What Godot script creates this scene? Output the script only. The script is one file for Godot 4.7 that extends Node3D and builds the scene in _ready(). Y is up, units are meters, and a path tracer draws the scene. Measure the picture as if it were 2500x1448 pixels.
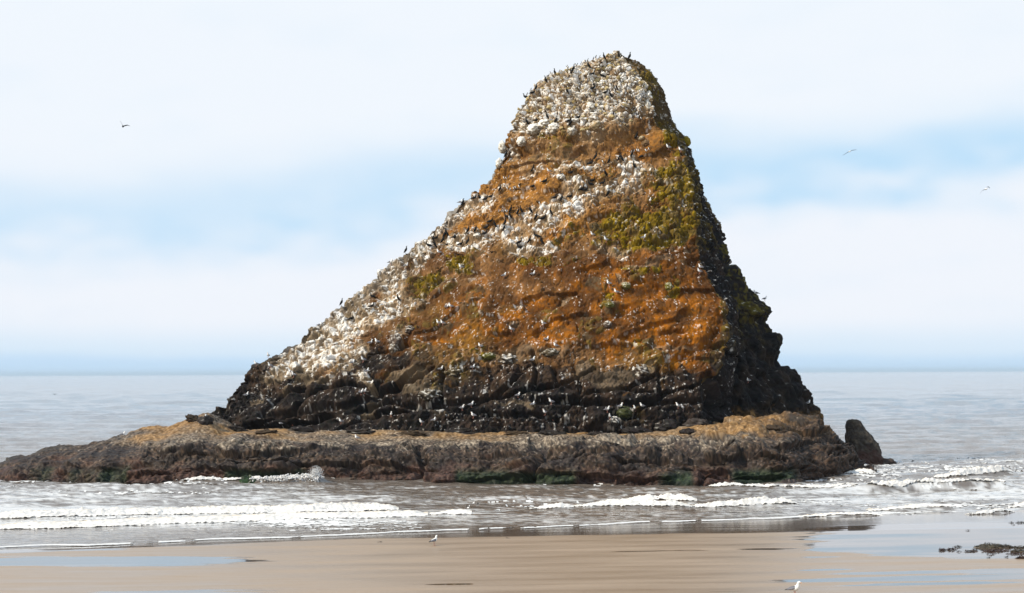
extends Node3D
# A sea stack on a wide beach, its birds, the surf round it and the wet sand before it.
# Metres; the camera stands 7.5 m above the sea and looks along -z, so depth D is -z.

const F := 4400.0          # focal length in photo pixels
const HORIZON := 911.0
const ROLL := 0.0044
const EYE := 7.5
const Q := 1.0             # mesh density

var rng := RandomNumberGenerator.new()
var taken := {}
var mats := {}

# ---------------------------------------------------------------- helpers
func at(px: float, py: float, d: float) -> Vector3:
	var dx := px - 1250.0
	var dy := HORIZON - py
	var u := dx * cos(ROLL) + dy * sin(ROLL)
	var v := -dx * sin(ROLL) + dy * cos(ROLL)
	return Vector3(u * d / F, EYE + v * d / F, -d)

func on_sea(px: float, py: float) -> Vector3:
	var p := at(px, py, 100.0)
	var v := (EYE - p.y) * F / 100.0
	return at(px, py, F * EYE / v)

func waterline(x: float) -> float:
	return 86.5 + 0.4 * clampf(x, -40.0, 30.0)

func on_beach(px: float, py: float) -> Vector3:
	var d := 75.0
	for k in 16:
		var p := at(px, py, d)
		d = (EYE - sand_height(p.x, d)) / ((EYE - p.y) / d)
	var r := at(px, py, d)
	r.y = sand_height(r.x, d)
	return r

func lut(xs: PackedFloat32Array, ys: PackedFloat32Array, v: float) -> float:
	var n := xs.size()
	if v <= xs[0]:
		return ys[0]
	for i in range(1, n):
		if v <= xs[i]:
			return lerpf(ys[i - 1], ys[i], (v - xs[i - 1]) / maxf(xs[i] - xs[i - 1], 1e-6))
	return ys[n - 1]

func noise(seed_: int, freq: float, octaves := 1, kind := FastNoiseLite.TYPE_SIMPLEX_SMOOTH) -> FastNoiseLite:
	var n := FastNoiseLite.new()
	n.seed = seed_
	n.noise_type = kind
	n.frequency = freq
	n.fractal_type = FastNoiseLite.FRACTAL_FBM if octaves > 1 else FastNoiseLite.FRACTAL_NONE
	n.fractal_octaves = octaves
	return n

func cells(seed_: int, freq: float) -> FastNoiseLite:
	var n := noise(seed_, freq, 1, FastNoiseLite.TYPE_CELLULAR)
	n.cellular_distance_function = FastNoiseLite.DISTANCE_EUCLIDEAN
	n.cellular_return_type = FastNoiseLite.RETURN_DISTANCE2_SUB
	n.cellular_jitter = 1.0
	n.domain_warp_enabled = true
	n.domain_warp_amplitude = 0.35 / freq
	n.domain_warp_frequency = freq * 0.9
	n.domain_warp_fractal_type = FastNoiseLite.DOMAIN_WARP_FRACTAL_NONE
	return n

func numbered(called: String) -> String:
	var k: int = taken.get(called, 0)
	taken[called] = k + 1
	return called if k == 0 else "%s_%03d" % [called, k]

func tag(o: Node3D, label: String, category: String, group := "") -> void:
	o.set_meta("label", label)
	o.set_meta("category", category)
	if group:
		o.set_meta("group", group)

func put(called: String, mesh: Mesh, material: Material, parent: Node3D = self) -> MeshInstance3D:
	var o := MeshInstance3D.new()
	o.mesh = mesh
	o.material_override = material
	if parent == self:
		o.name = numbered(called)
		add_child(o)
	else:
		var k := 0
		var called_n := called
		while parent.has_node(called_n):
			k += 1
			called_n = "%s_%03d" % [called, k]
		o.name = called_n
		parent.add_child(o, true)
	return o

func root_of(called: String, where := Vector3.ZERO) -> Node3D:
	var o := Node3D.new()
	o.name = numbered(called)
	o.position = where
	add_child(o)
	return o

func vertex_mat(rough: float, spec := 0.3) -> StandardMaterial3D:
	var m := StandardMaterial3D.new()
	m.vertex_color_use_as_albedo = true
	m.roughness = rough
	m.metallic_specular = spec
	return m

func color_mat(c: Color, rough: float, spec := 0.3) -> StandardMaterial3D:
	var m := StandardMaterial3D.new()
	m.albedo_color = c.linear_to_srgb()
	m.roughness = rough
	m.metallic_specular = spec
	return m

func grid_normals(p: PackedVector3Array, rows: int, cols: int, wrap: bool) -> PackedVector3Array:
	var n := PackedVector3Array()
	n.resize(rows * cols)
	for r in rows:
		var up := (mini(r + 1, rows - 1)) * cols
		var dn := (maxi(r - 1, 0)) * cols
		var base := r * cols
		for c in cols:
			var e := c + 1
			var w := c - 1
			if e >= cols:
				e = 0 if wrap else cols - 1
			if w < 0:
				w = cols - 1 if wrap else 0
			n[base + c] = (p[base + e] - p[base + w]).cross(p[up + c] - p[dn + c]).normalized()
	return n

func grid_mesh(p: PackedVector3Array, n: PackedVector3Array, col: PackedColorArray, rows: int, cols: int, wrap: bool, uv := PackedVector2Array(), skip := PackedByteArray()) -> ArrayMesh:
	var idx := PackedInt32Array()
	var last := cols if wrap else cols - 1
	idx.resize((rows - 1) * last * 6)
	var k := 0
	for r in rows - 1:
		var base := r * cols
		for c in last:
			var e := c + 1 if c + 1 < cols else 0
			var i := base + c
			var j := base + e
			if not skip.is_empty() and (skip[i] and skip[j] and skip[i + cols] and skip[j + cols]):
				continue
			idx[k] = i
			idx[k + 1] = i + cols
			idx[k + 2] = j
			idx[k + 3] = j
			idx[k + 4] = i + cols
			idx[k + 5] = j + cols
			k += 6
	idx.resize(k)
	if k == 0:
		return null
	var arr := []
	arr.resize(Mesh.ARRAY_MAX)
	if not skip.is_empty():   # drop the vertices nothing uses
		var map := PackedInt32Array()
		map.resize(p.size())
		map.fill(-1)
		var p2 := PackedVector3Array()
		var n2 := PackedVector3Array()
		var c2 := PackedColorArray()
		for q in k:
			var v := idx[q]
			if map[v] < 0:
				map[v] = p2.size()
				p2.push_back(p[v])
				n2.push_back(n[v])
				if not col.is_empty():
					c2.push_back(col[v])
			idx[q] = map[v]
		arr[Mesh.ARRAY_VERTEX] = p2
		arr[Mesh.ARRAY_NORMAL] = n2
		if not c2.is_empty():
			arr[Mesh.ARRAY_COLOR] = c2
	else:
		arr[Mesh.ARRAY_VERTEX] = p
		arr[Mesh.ARRAY_NORMAL] = n
		if not col.is_empty():
			arr[Mesh.ARRAY_COLOR] = col
		if not uv.is_empty():
			arr[Mesh.ARRAY_TEX_UV] = uv
	arr[Mesh.ARRAY_INDEX] = idx
	var m := ArrayMesh.new()
	m.add_surface_from_arrays(Mesh.PRIMITIVE_TRIANGLES, arr)
	return m

# where the surface of the rock lies, so that birds can be stood on it
const BIN := 4.0
var surf := PackedVector3Array()
var surf_d := PackedFloat32Array()

func record(p: PackedVector3Array) -> void:
	if surf.is_empty():
		surf.resize(625 * 362)
		surf_d.resize(625 * 362)
		surf_d.fill(1e9)
	var ca := cos(ROLL)
	var sa := sin(ROLL)
	for q in p:
		var d := -q.z
		var u := q.x * F / d
		var v := (q.y - EYE) * F / d
		var ix := int((1250.0 + u * ca - v * sa) / BIN)
		var iy := int((HORIZON - u * sa - v * ca) / BIN)
		if ix < 0 or iy < 0 or ix >= 625 or iy >= 362:
			continue
		var k := iy * 625 + ix
		if d < surf_d[k]:
			surf_d[k] = d
			surf[k] = q

func spot(px: float, py: float) -> Vector3:
	var ix := clampi(int(px / BIN), 0, 624)
	for down in 14:
		var iy := clampi(int(py / BIN) + down, 0, 361)
		for side in [0, -1, 1]:
			var k: int = iy * 625 + clampi(ix + side, 0, 624)
			if surf_d[k] < 1e8:
				return surf[k]
	return at(px, py, 140.0)

# ---------------------------------------------------------------- zones painted on the elevation of the rock
const ZX0 := -48.0
const ZY0 := -2.0
const ZW := 360
const ZH := 152
const ZS := 0.25
const ZK := 6
var zones := PackedFloat32Array()
const CW := 900
const CH := 380
const CS := 0.1
var crack := PackedFloat32Array()
var shelf_crack := PackedFloat32Array()

var face_h := PackedFloat32Array([-1.0, 3.5, 10.0, 20.0, 28.0, 33.0, 34.5])
var face_d := PackedFloat32Array([131.0, 133.5, 136.5, 141.5, 145.0, 148.0, 149.5])
var thick := PackedFloat32Array([10.5, 10.0, 9.0, 7.0, 4.6, 2.6, 0.6])

func df(h: float) -> float:
	return lut(face_h, face_d, h)

func dm(h: float) -> float:
	return df(h) + lut(face_h, thick, h)

var left_h := PackedFloat32Array()
var left_x := PackedFloat32Array()
var right_h := PackedFloat32Array()
var right_x := PackedFloat32Array()

func el(px: float, py: float, on_shelf := false) -> Vector2:
	var d := 138.0
	var p := at(px, py, d)
	for k in 6:
		if on_shelf:
			d = 125.5
		else:
			var s := clampf((p.x - lut(left_h, left_x, p.y)) / maxf(lut(right_h, right_x, p.y) - lut(left_h, left_x, p.y), 0.5), 0.0, 1.0)
			d = df(p.y) + 0.8 + (dm(p.y) - df(p.y)) * pow(1.0 - s, 1.9)
		p = at(px, py, d)
	return Vector2(p.x, p.y)

func paint(k: int, px: float, py: float, rx: float, ry: float, turn: float, strength: float) -> void:
	var c := el(px, py)
	var sc := df(c.y) / F
	var a := deg_to_rad(-turn)
	var ca := cos(a)
	var sa := sin(a)
	rx *= sc
	ry *= sc
	var reach := maxf(rx, ry) * 1.3
	for iy in range(maxi(0, int((c.y - reach - ZY0) / ZS)), mini(ZH - 1, int((c.y + reach - ZY0) / ZS) + 1) + 1):
		for ix in range(maxi(0, int((c.x - reach - ZX0) / ZS)), mini(ZW - 1, int((c.x + reach - ZX0) / ZS) + 1) + 1):
			var dx := ZX0 + ix * ZS - c.x
			var dy := ZY0 + iy * ZS - c.y
			var e := Vector2((dx * ca + dy * sa) / rx, (-dx * sa + dy * ca) / ry).length()
			var v := strength * smoothstep(1.3, 0.7, e)
			var i := (iy * ZW + ix) * ZK + k
			if v > zones[i]:
				zones[i] = v

func cut(into: PackedFloat32Array, pts: Array, depth: float, width: float, on_shelf := false) -> void:
	for s in range(0, pts.size() - 2, 2):
		var a := el(pts[s], pts[s + 1], on_shelf)
		var b := el(pts[s + 2], pts[s + 3], on_shelf)
		var lo := a.min(b) - Vector2.ONE * (width + 0.3)
		var hi := a.max(b) + Vector2.ONE * (width + 0.3)
		for iy in range(maxi(0, int((lo.y - ZY0) / CS)), mini(CH - 1, int((hi.y - ZY0) / CS)) + 1):
			for ix in range(maxi(0, int((lo.x - ZX0) / CS)), mini(CW - 1, int((hi.x - ZX0) / CS)) + 1):
				var q := Vector2(ZX0 + ix * CS, ZY0 + iy * CS)
				var t := clampf((q - a).dot(b - a) / maxf((b - a).length_squared(), 1e-6), 0.0, 1.0)
				var e := q.distance_to(a + (b - a) * t)
				var v := depth * smoothstep(width, 0.0, e)
				var i := iy * CW + ix
				if v > into[i]:
					into[i] = v

func crack_at(from: PackedFloat32Array, x: float, y: float) -> float:
	var gx := clampf((x - ZX0) / CS, 0.0, CW - 2.0)
	var gy := clampf((y - ZY0) / CS, 0.0, CH - 2.0)
	var ix := int(gx)
	var iy := int(gy)
	var fx := gx - ix
	var fy := gy - iy
	var i := iy * CW + ix
	return (from[i] * (1.0 - fx) + from[i + 1] * fx) * (1.0 - fy) + (from[i + CW] * (1.0 - fx) + from[i + CW + 1] * fx) * fy

func paint_zones() -> void:
	zones.resize(ZW * ZH * ZK)
	crack.resize(CW * CH)
	shelf_crack.resize(CW * CH)
	var white := [
		[1440, 225, 195, 85, -8, 1.15], [1480, 190, 105, 50, 8, 1.0], [1350, 290, 120, 50, 0, 1.0], [1450, 290, 110, 40, 0, 0.85], [1540, 270, 60, 40, 0, 0.7],
		[1400, 325, 70, 30, 0, 0.55], [1290, 340, 45, 28, 0, 0.7], [1222, 375, 16, 45, 10, 1.0], [1290, 428, 42, 12, -6, 1.0],
		[1385, 428, 48, 17, -12, 0.95], [1440, 405, 32, 17, -20, 0.9], [1545, 402, 62, 32, 0, 1.0], [1520, 440, 75, 25, -15, 0.85],
		[1420, 475, 85, 32, -24, 0.9], [1330, 530, 115, 32, -20, 0.95], [1225, 477, 28, 10, -10, 0.9], [1160, 510, 58, 26, -30, 0.95],
		[1090, 535, 40, 22, -38, 0.75], [1240, 560, 90, 26, -10, 0.9], [1290, 600, 75, 24, 0, 0.95], [1150, 592, 105, 22, -12, 0.95],
		[1050, 602, 48, 26, -32, 0.95], [1010, 640, 48, 24, -40, 0.9], [955, 690, 55, 30, -40, 0.9], [905, 765, 105, 38, -38, 1.0],
		[825, 830, 115, 38, -34, 1.05], [740, 888, 85, 24, -30, 1.0], [1000, 742, 55, 16, -35, 0.8], [690, 915, 60, 22, -30, 0.6], [770, 912, 90, 16, -28, 0.6], [850, 880, 60, 30, -30, 0.7],
		[1255, 765, 22, 9, 0, 0.8], [1375, 738, 32, 11, 0, 0.7], [1515, 618, 40, 22, 30, 0.6], [970, 830, 38, 32, 0, 0.5],
		[1240, 872, 60, 20, 0, 0.42], [1480, 918, 85, 25, 0, 0.42], [1570, 898, 40, 18, 0, 0.6], [1000, 925, 60, 30, -15, 0.45],
		[1650, 850, 60, 10, 0, 0.5], [1620, 645, 45, 10, -20, 0.45], [1700, 622, 22, 8, 0, 0.6], [890, 925, 16, 24, 0, 0.8],
		[885, 985, 40, 18, -20, 0.5], [1035, 945, 60, 18, 0, 0.5], [1560, 655, 50, 7, -15, 0.5], [1460, 790, 60, 6, -8, 0.4],
		[1350, 860, 40, 14, 0, 0.45], [1250, 805, 22, 9, 0, 0.6], [1520, 700, 18, 9, 0, 0.6], [1690, 655, 40, 6, 12, 0.4], [1600, 505, 50, 8, 0, 0.3],
		[1905, 945, 30, 8, 35, 0.5], [1840, 955, 14, 10, 0, 0.35], [1070, 1000, 60, 8, -5, 0.4], [1240, 990, 60, 9, -3, 0.45], [600, 985, 30, 12, -40, 0.5]]
	for z in white:
		paint(0, z[0], z[1], z[2], z[3], z[4], z[5])
	var olive := [
		[1655, 470, 60, 120, 8, 0.95], [1590, 560, 130, 52, 0, 1.0], [1652, 575, 46, 30, 0, 1.2], [1500, 560, 62, 32, 0, 0.9],
		[1520, 605, 62, 16, 0, 0.6], [1390, 575, 62, 24, 0, 0.6], [1300, 632, 62, 14, 0, 0.7], [1115, 655, 34, 24, 0, 1.0],
		[1040, 697, 45, 24, -15, 1.0], [1572, 205, 40, 60, 0, 0.95], [1645, 322, 42, 48, -20, 1.0], [1340, 347, 60, 14, 0, 0.7],
		[1560, 668, 52, 14, 0, 0.75], [1490, 745, 20, 12, 0, 0.8], [1632, 705, 20, 22, 0, 0.8], [985, 800, 40, 18, -20, 0.6],
		[1170, 872, 42, 14, 0, 0.7], [1565, 845, 38, 25, 0, 0.65], [1100, 905, 60, 28, 0, 0.4], [1062, 938, 14, 40, 0, 0.6],
		[1700, 480, 40, 150, -8, 0.75], [1720, 560, 40, 60, 0, 0.55], [1000, 670, 40, 16, -35, 0.4], [1410, 790, 40, 18, 0, 0.4],
		[1760, 800, 26, 110, 0, 0.5], [1830, 790, 60, 40, 30, 0.3], [1520, 1008, 40, 14, 0, 0.35], [1590, 780, 40, 10, 0, 0.4], [1505, 490, 80, 40, 0, 0.5]]
	for z in olive:
		paint(1, z[0], z[1], z[2], z[3], z[4], z[5])
	var dark := [
		[1300, 1005, 430, 55, 0, 1.0], [1000, 995, 420, 60, -4, 1.0], [760, 1000, 210, 62, -14, 1.0], [620, 955, 115, 42, -36, 1.0],
		[1650, 995, 170, 60, 0, 1.0], [1810, 905, 60, 250, 0, 0.9], [1740, 965, 62, 62, 0, 1.0], [860, 925, 170, 36, -20, 0.9],
		[1250, 930, 350, 36, 0, 0.72], [1560, 925, 200, 36, 0, 0.75], [1000, 905, 120, 26, 0, 0.6], [965, 838, 36, 32, 0, 0.6],
		[1240, 875, 70, 18, 0, 0.5], [1385, 875, 50, 16, 0, 0.5], [820, 768, 90, 8, -42, 0.5], [680, 855, 80, 14, -32, 0.85], [930, 664, 60, 6, -42, 0.4],
		[800, 925, 150, 30, -28, 1.0], [690, 940, 90, 26, -30, 1.0], [1760, 600, 18, 120, 0, 0.6], [1010, 610, 60, 7, -36, 0.5], [1905, 900, 120, 180, 0, 1.0], [1840, 720, 70, 60, 30, 1.0], [1985, 980, 50, 60, 0, 1.0]]
	for z in dark:
		paint(2, z[0], z[1], z[2], z[3], z[4], z[5])
	var tan_ := [
		[1365, 380, 135, 34, -8, 1.0], [1500, 330, 100, 34, -8, 0.45], [1200, 885, 320, 34, 0, 0.55], [1440, 250, 200, 110, 0, 0.75], [1250, 300, 40, 60, 0, 0.8],
		[1150, 640, 160, 50, -20, 0.5], [1400, 610, 200, 30, 0, 0.5], [1500, 480, 90, 50, 0, 0.6], [950, 760, 150, 60, -35, 0.5], [1640, 400, 50, 40, 0, 0.5], [1250, 700, 120, 40, 0, 0.35]]
	for z in tan_:
		paint(3, z[0], z[1], z[2], z[3], z[4], z[5])
	var slab := [
		[850, 985, 340, 75, -8, 1.0], [1210, 965, 300, 50, 0, 0.9], [1500, 960, 240, 60, 0, 0.8], [960, 870, 110, 50, -20, 0.7], [1760, 880, 80, 120, 0, 0.7]]
	for z in slab:
		paint(4, z[0], z[1], z[2], z[3], z[4], z[5])
	var bright := [
		[1560, 345, 75, 22, -12, 1.0], [1480, 385, 85, 14, -12, 1.0], [1250, 445, 75, 22, -15, 0.9], [1160, 545, 60, 20, -25, 1.0], [1350, 690, 200, 45, 0, 0.5],
		[1450, 740, 220, 55, 0, 0.7], [1320, 830, 120, 36, 0, 0.8], [1550, 820, 150, 45, 0, 0.8], [1710, 760, 52, 70, 0, 0.7], [1650, 672, 80, 24, 0, 0.6],
		[1180, 770, 100, 50, 0, 0.4], [1130, 840, 90, 24, 0, 0.5], [1470, 520, 20, 14, 0, 0.9], [1110, 470, 60, 10, -38, 0.7], [1660, 860, 60, 50, 0, 0.6]]
	for z in bright:
		paint(5, z[0], z[1], z[2], z[3], z[4], z[5])
	cut(crack, [560, 1043, 700, 1030, 760, 1020, 850, 995, 950, 975, 1010, 985], 0.7, 0.30)
	cut(crack, [640, 1012, 760, 1000, 850, 990, 930, 955, 1010, 925, 1060, 895], 0.7, 0.34)
	cut(crack, [870, 1010, 960, 1002, 1080, 985, 1083, 900], 0.6, 0.28)
	cut(crack, [830, 905, 790, 930, 700, 960, 640, 1012], 0.5, 0.25)
	cut(crack, [900, 960, 960, 905, 1000, 890], 0.4, 0.25)
	cut(crack, [1085, 985, 1170, 975, 1260, 957, 1300, 948, 1310, 900, 1300, 860], 0.6, 0.3)
	cut(crack, [1300, 978, 1420, 982, 1560, 988, 1730, 978], 0.8, 0.4)
	cut(crack, [1100, 1000, 1250, 1015, 1300, 1010, 1360, 1022, 1500, 1055, 1560, 1060], 0.6, 0.3)
	cut(crack, [1310, 950, 1360, 945, 1352, 900], 0.5, 0.3)
	cut(crack, [1610, 900, 1615, 980], 0.4, 0.25)
	cut(crack, [1620, 870, 1640, 900, 1690, 945], 0.35, 0.2)
	cut(crack, [1730, 930, 1735, 1000], 1.3, 0.8)
	cut(crack, [1500, 1012, 1560, 1018], 0.7, 0.4)
	cut(crack, [1200, 900, 1190, 960], 0.3, 0.2)
	cut(crack, [1400, 890, 1420, 940, 1410, 975], 0.4, 0.2)
	cut(crack, [1215, 432, 1330, 410, 1470, 387, 1590, 362], 0.35, 0.35)
	cut(crack, [1235, 378, 1380, 380, 1480, 362, 1570, 338], 0.75, 1.5)
	cut(crack, [1060, 580, 1160, 548, 1215, 515], 0.25, 0.3)
	cut(crack, [1025, 1098, 1030, 1130, 1022, 1190], 0.8, 0.45)
	cut(shelf_crack, [1024, 1100, 1030, 1130, 1022, 1190], 0.9, 0.5, true)
	cut(shelf_crack, [1335, 1092, 1300, 1130, 1270, 1190], 0.6, 0.4, true)
	cut(shelf_crack, [1560, 1070, 1600, 1050, 1625, 1030], 0.5, 0.4, true)
	cut(shelf_crack, [1490, 1142, 1650, 1122, 1760, 1142], 0.4, 0.35, true)
	cut(shelf_crack, [1700, 1145, 1690, 1190], 0.6, 0.4, true)
	cut(shelf_crack, [330, 1110, 360, 1096, 385, 1112], 0.4, 0.3, true)
	cut(shelf_crack, [1380, 1105, 1500, 1112, 1620, 1102, 1760, 1112], 0.3, 0.3, true)

# ---------------------------------------------------------------- the stack
var stone_at := PackedVector3Array()
var stone_n := PackedVector3Array()
var stone_size := PackedFloat32Array()
var stone_kind := PackedInt32Array()

func outline(pts: Array, back: bool) -> Array:
	var hs := PackedFloat32Array()
	var xs := PackedFloat32Array()
	for s in range(0, pts.size(), 2):
		var d := 140.0
		var p := at(pts[s], pts[s + 1], d)
		for k in 5:
			d = dm(p.y) if back else df(p.y) + 0.8
			p = at(pts[s], pts[s + 1], d)
		hs.push_back(p.y)
		xs.push_back(p.x)
	return [hs, xs]

func build_stack(stack: Node3D) -> void:
	var left_ := outline([470, 1075, 500, 1015, 520, 1000, 545, 985, 575, 945, 605, 905, 615, 893, 650, 875, 690, 855, 720, 835, 755, 800, 800, 775, 835, 740, 870, 712, 905, 690, 940, 655, 985, 620,
		1025, 590, 1060, 560, 1095, 520, 1125, 495, 1165, 465, 1200, 432, 1213, 410, 1217, 385, 1224, 355, 1240, 335, 1252, 290, 1270, 260, 1284, 235, 1312, 210, 1334, 190, 1362, 176, 1400, 162, 1440, 150, 1478, 141, 1505, 138], true)
	var right_ := outline([1805, 1075, 1805, 900, 1800, 800, 1790, 700, 1773, 640, 1769, 610, 1763, 575, 1743, 530, 1725, 480, 1713, 440, 1698, 400, 1683, 365, 1680, 345, 1662, 325, 1638, 290, 1618, 250, 1610, 215, 1597, 190, 1577, 165, 1545, 148, 1525, 142, 1515, 138], true)
	var ridge_ := outline([1700, 1075, 1715, 1000, 1735, 940, 1775, 850, 1772, 730, 1742, 700, 1712, 640, 1700, 600, 1692, 500, 1676, 400, 1650, 340, 1604, 300, 1592, 250, 1580, 215, 1565, 185, 1540, 160, 1518, 147, 1512, 140], false)
	left_h = left_[0]
	left_x = left_[1]
	right_h = ridge_[0]
	right_x = ridge_[1]
	paint_zones()
	var lh: PackedFloat32Array = left_[0]
	var lx: PackedFloat32Array = left_[1]
	var rh: PackedFloat32Array = right_[0]
	var rx: PackedFloat32Array = right_[1]
	var gh: PackedFloat32Array = ridge_[0]
	var gx: PackedFloat32Array = ridge_[1]
	var rows := int(520 * Q)
	var cols := int(1150 * Q)
	var front := int(cols * 0.68)
	var side := int(cols * 0.20)
	var top := minf(lh[lh.size() - 1], rh[rh.size() - 1])
	var p := PackedVector3Array()
	p.resize(rows * cols)
	for r in rows:
		var f := float(r) / (rows - 1)
		var h := lerpf(1.0, top, 1.0 - pow(1.0 - f, 1.18))
		var xl := lut(lh, lx, h)
		var xs := lut(rh, rx, h)
		var xr := clampf(lut(gh, gx, h), xl, xs)
		var d0 := df(h)
		var d1 := dm(h)
		var dr := d0 + 0.8 * smoothstep(top, top - 6.0, h)
		for c in cols:
			var x := 0.0
			var d := 0.0
			if c < front:
				var s := float(c) / front
				x = lerpf(xl, xr, s)
				d = dr + (d1 - dr) * pow(1.0 - s, 1.9) - sin(s * PI) * 0.6
			elif c < front + side:
				var s := float(c - front) / side
				x = lerpf(xr, xs, s) + sin(s * PI) * 0.15
				d = dr + (d1 - dr) * pow(s, 1.1)
			else:
				var s := float(c - front - side) / (cols - front - side)
				x = lerpf(xs, xl, 0.5 - 0.5 * cos(s * PI))
				d = d1 + (d1 - d0) * 0.8 * sin(s * PI)
			p[r * cols + c] = Vector3(x, h, -d)
	var n := grid_normals(p, rows, cols, true)
	var col := PackedColorArray()
	col.resize(rows * cols)
	var n_warp := noise(3, 0.22, 3)
	var n_big := noise(5, 0.16, 3)
	var n_med := noise(7, 0.55, 4)
	n_med.fractal_type = FastNoiseLite.FRACTAL_RIDGED
	var c_big := cells(11, 0.62)
	var c_mid := cells(13, 1.35)
	var c_small := cells(17, 2.6)
	var n_fine := noise(19, 2.2, 3)
	var n_speck := noise(23, 4.5, 2)
	var v_mid := cells(13, 1.35)
	v_mid.cellular_return_type = FastNoiseLite.RETURN_CELL_VALUE
	var v_small := cells(17, 2.6)
	v_small.cellular_return_type = FastNoiseLite.RETURN_CELL_VALUE
	var n_patch := noise(241, 0.12, 3)
	var n_ledge := noise(251, 0.5, 2)
	var cbig := cells(11, 0.62)
	cbig.cellular_return_type = FastNoiseLite.RETURN_CELL_VALUE
	var ledge := PackedFloat32Array()
	ledge.resize(rows * cols)
	var val := PackedVector2Array()
	val.resize(rows * cols)
	var c_slab := cells(29, 0.42)
	var n_tone := noise(31, 0.45, 4)
	var n_drip := noise(37, 1.7, 2)
	var disp := PackedVector3Array()
	disp.resize(rows * cols)
	var info := PackedColorArray()    # kept for the colours: r pillow, g white, b olive, a dark
	info.resize(rows * cols)
	for r in rows:
		for c in cols:
			var i := r * cols + c
			var q := p[i]
			var nn := n[i]
			var wx := n_warp.get_noise_3dv(q) * 1.7
			var wy := n_warp.get_noise_3d(q.x + 70.0, q.y, q.z) * 1.3
			var fx := clampf((q.x + wx - ZX0) / ZS, 0.0, ZW - 2.0)
			var fy := clampf((q.y + wy - ZY0) / ZS, 0.0, ZH - 2.0)
			var iz := (int(fy) * ZW + int(fx)) * ZK
			var white := zones[iz]
			var olive := zones[iz + 1]
			var dark := zones[iz + 2]
			var slab := zones[iz + 4]
			var s_front := float(c) / front
			if c >= front + side:
				white = 0.25
				olive = 0.0
				dark = 1.0
				slab = 0.0
				s_front = 0.06
			if q.y < 21.0 and s_front < 0.1:
				dark = maxf(dark, smoothstep(0.012 + 0.06 * smoothstep(11.0, 6.5, q.y), 0.003, s_front) * smoothstep(14.0, 10.0, q.y))
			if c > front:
				dark = maxf(dark, 0.45 + 0.55 * smoothstep(30.0, 21.0, q.y)) * smoothstep(0.0, 0.06, float(c - front) / side)  # right face painted darker to deepen the shade on it
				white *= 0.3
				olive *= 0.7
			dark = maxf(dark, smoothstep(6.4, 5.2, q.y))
			if c < front:
				white = maxf(white, 0.72 * smoothstep(0.09, 0.03, s_front) * smoothstep(23.0, 20.0, q.y) * smoothstep(7.0, 9.5, q.y))
			var stony := clampf(white * 0.8 + olive * 0.55, 0.0, 1.0)
			stony = maxf(stony, dark * 0.62 * (1.0 - slab * 0.85))
			stony = maxf(stony, smoothstep(0.10, 0.02, s_front) * 0.5)
			var left_edge := smoothstep(0.10, 0.03, s_front) * smoothstep(24.0, 16.0, q.y) * 0.35
			var rusty := clampf(1.0 - stony - dark, 0.0, 1.0)
			var v1 := c_big.get_noise_3dv(q) + 1.0
			var v2 := c_mid.get_noise_3dv(q) + 1.0
			var v3 := c_small.get_noise_3dv(q) + 1.0
			var k1 := smoothstep(0.0, 0.42, v1)
			var k2 := smoothstep(0.0, 0.42, v2)
			var k3 := smoothstep(0.0, 0.42, v3)
			var a := n_big.get_noise_3dv(q) * 0.55
			a += (n_med.get_noise_3dv(q)) * lerpf(0.10, 0.16, dark)
			var cv := v_mid.get_noise_3dv(q)
			var cw := v_small.get_noise_3dv(q)
			val[i] = Vector2(cv, cw)
			a += (k1 - 0.7) * (0.10 + 0.26 * stony + 0.28 * left_edge)
			a += (k2 - 0.7) * (0.06 + 0.24 * stony) * (1.0 - 0.35 * white) + k2 * cv * (0.02 + 0.13 * stony)
			a += (k3 - 0.7) * (0.04 + 0.14 * stony) + k3 * cw * (0.015 + 0.06 * stony)
			a += n_fine.get_noise_3dv(q) * (0.045 + 0.05 * stony)
			var led := n_ledge.get_noise_3d(q.x * 0.30 + q.y * 0.05, q.y * 0.95 - q.x * 0.12, q.z * 0.3)
			a += (smoothstep(-0.10, 0.06, led) - 0.5) * 0.34 * (0.35 + 0.65 * rusty)
			if cbig.get_noise_3dv(q) > 0.62:
				a += k1 * 0.26 * rusty
			ledge[i] = led
			if slab > 0.05:
				var along := q.x * 0.97 + q.y * 0.24
				var over := q.y * 0.97 - q.x * 0.24
				var vs := c_slab.get_noise_3d(along * 0.30, over * 1.0, q.z * 0.35) + 1.0
				a += (smoothstep(0.0, 0.13, vs) - 0.8) * 0.7 * slab
			if c > front:
				a *= 0.75
			a -= crack_at(crack, q.x + wx * 0.12, q.y + wy * 0.12)
			var jit := n_speck.get_noise_3dv(q * 2.3)
			a += jit * (0.014 + 0.022 * stony)
			a *= smoothstep(top + 0.01, top - 0.7, q.y) * 0.9 + 0.1
			disp[i] = q + nn * a
			info[i] = Color(k2 * 0.6 + k3 * 0.4, white, olive, dark)
	for c in cols:   # close the top softly
		disp[(rows - 1) * cols + c] = disp[(rows - 1) * cols + c].lerp(Vector3(at(1508, 138, 149.5)), 0.6)
	var nd := grid_normals(disp, rows, cols, true)
	rng.seed = 4242
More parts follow.
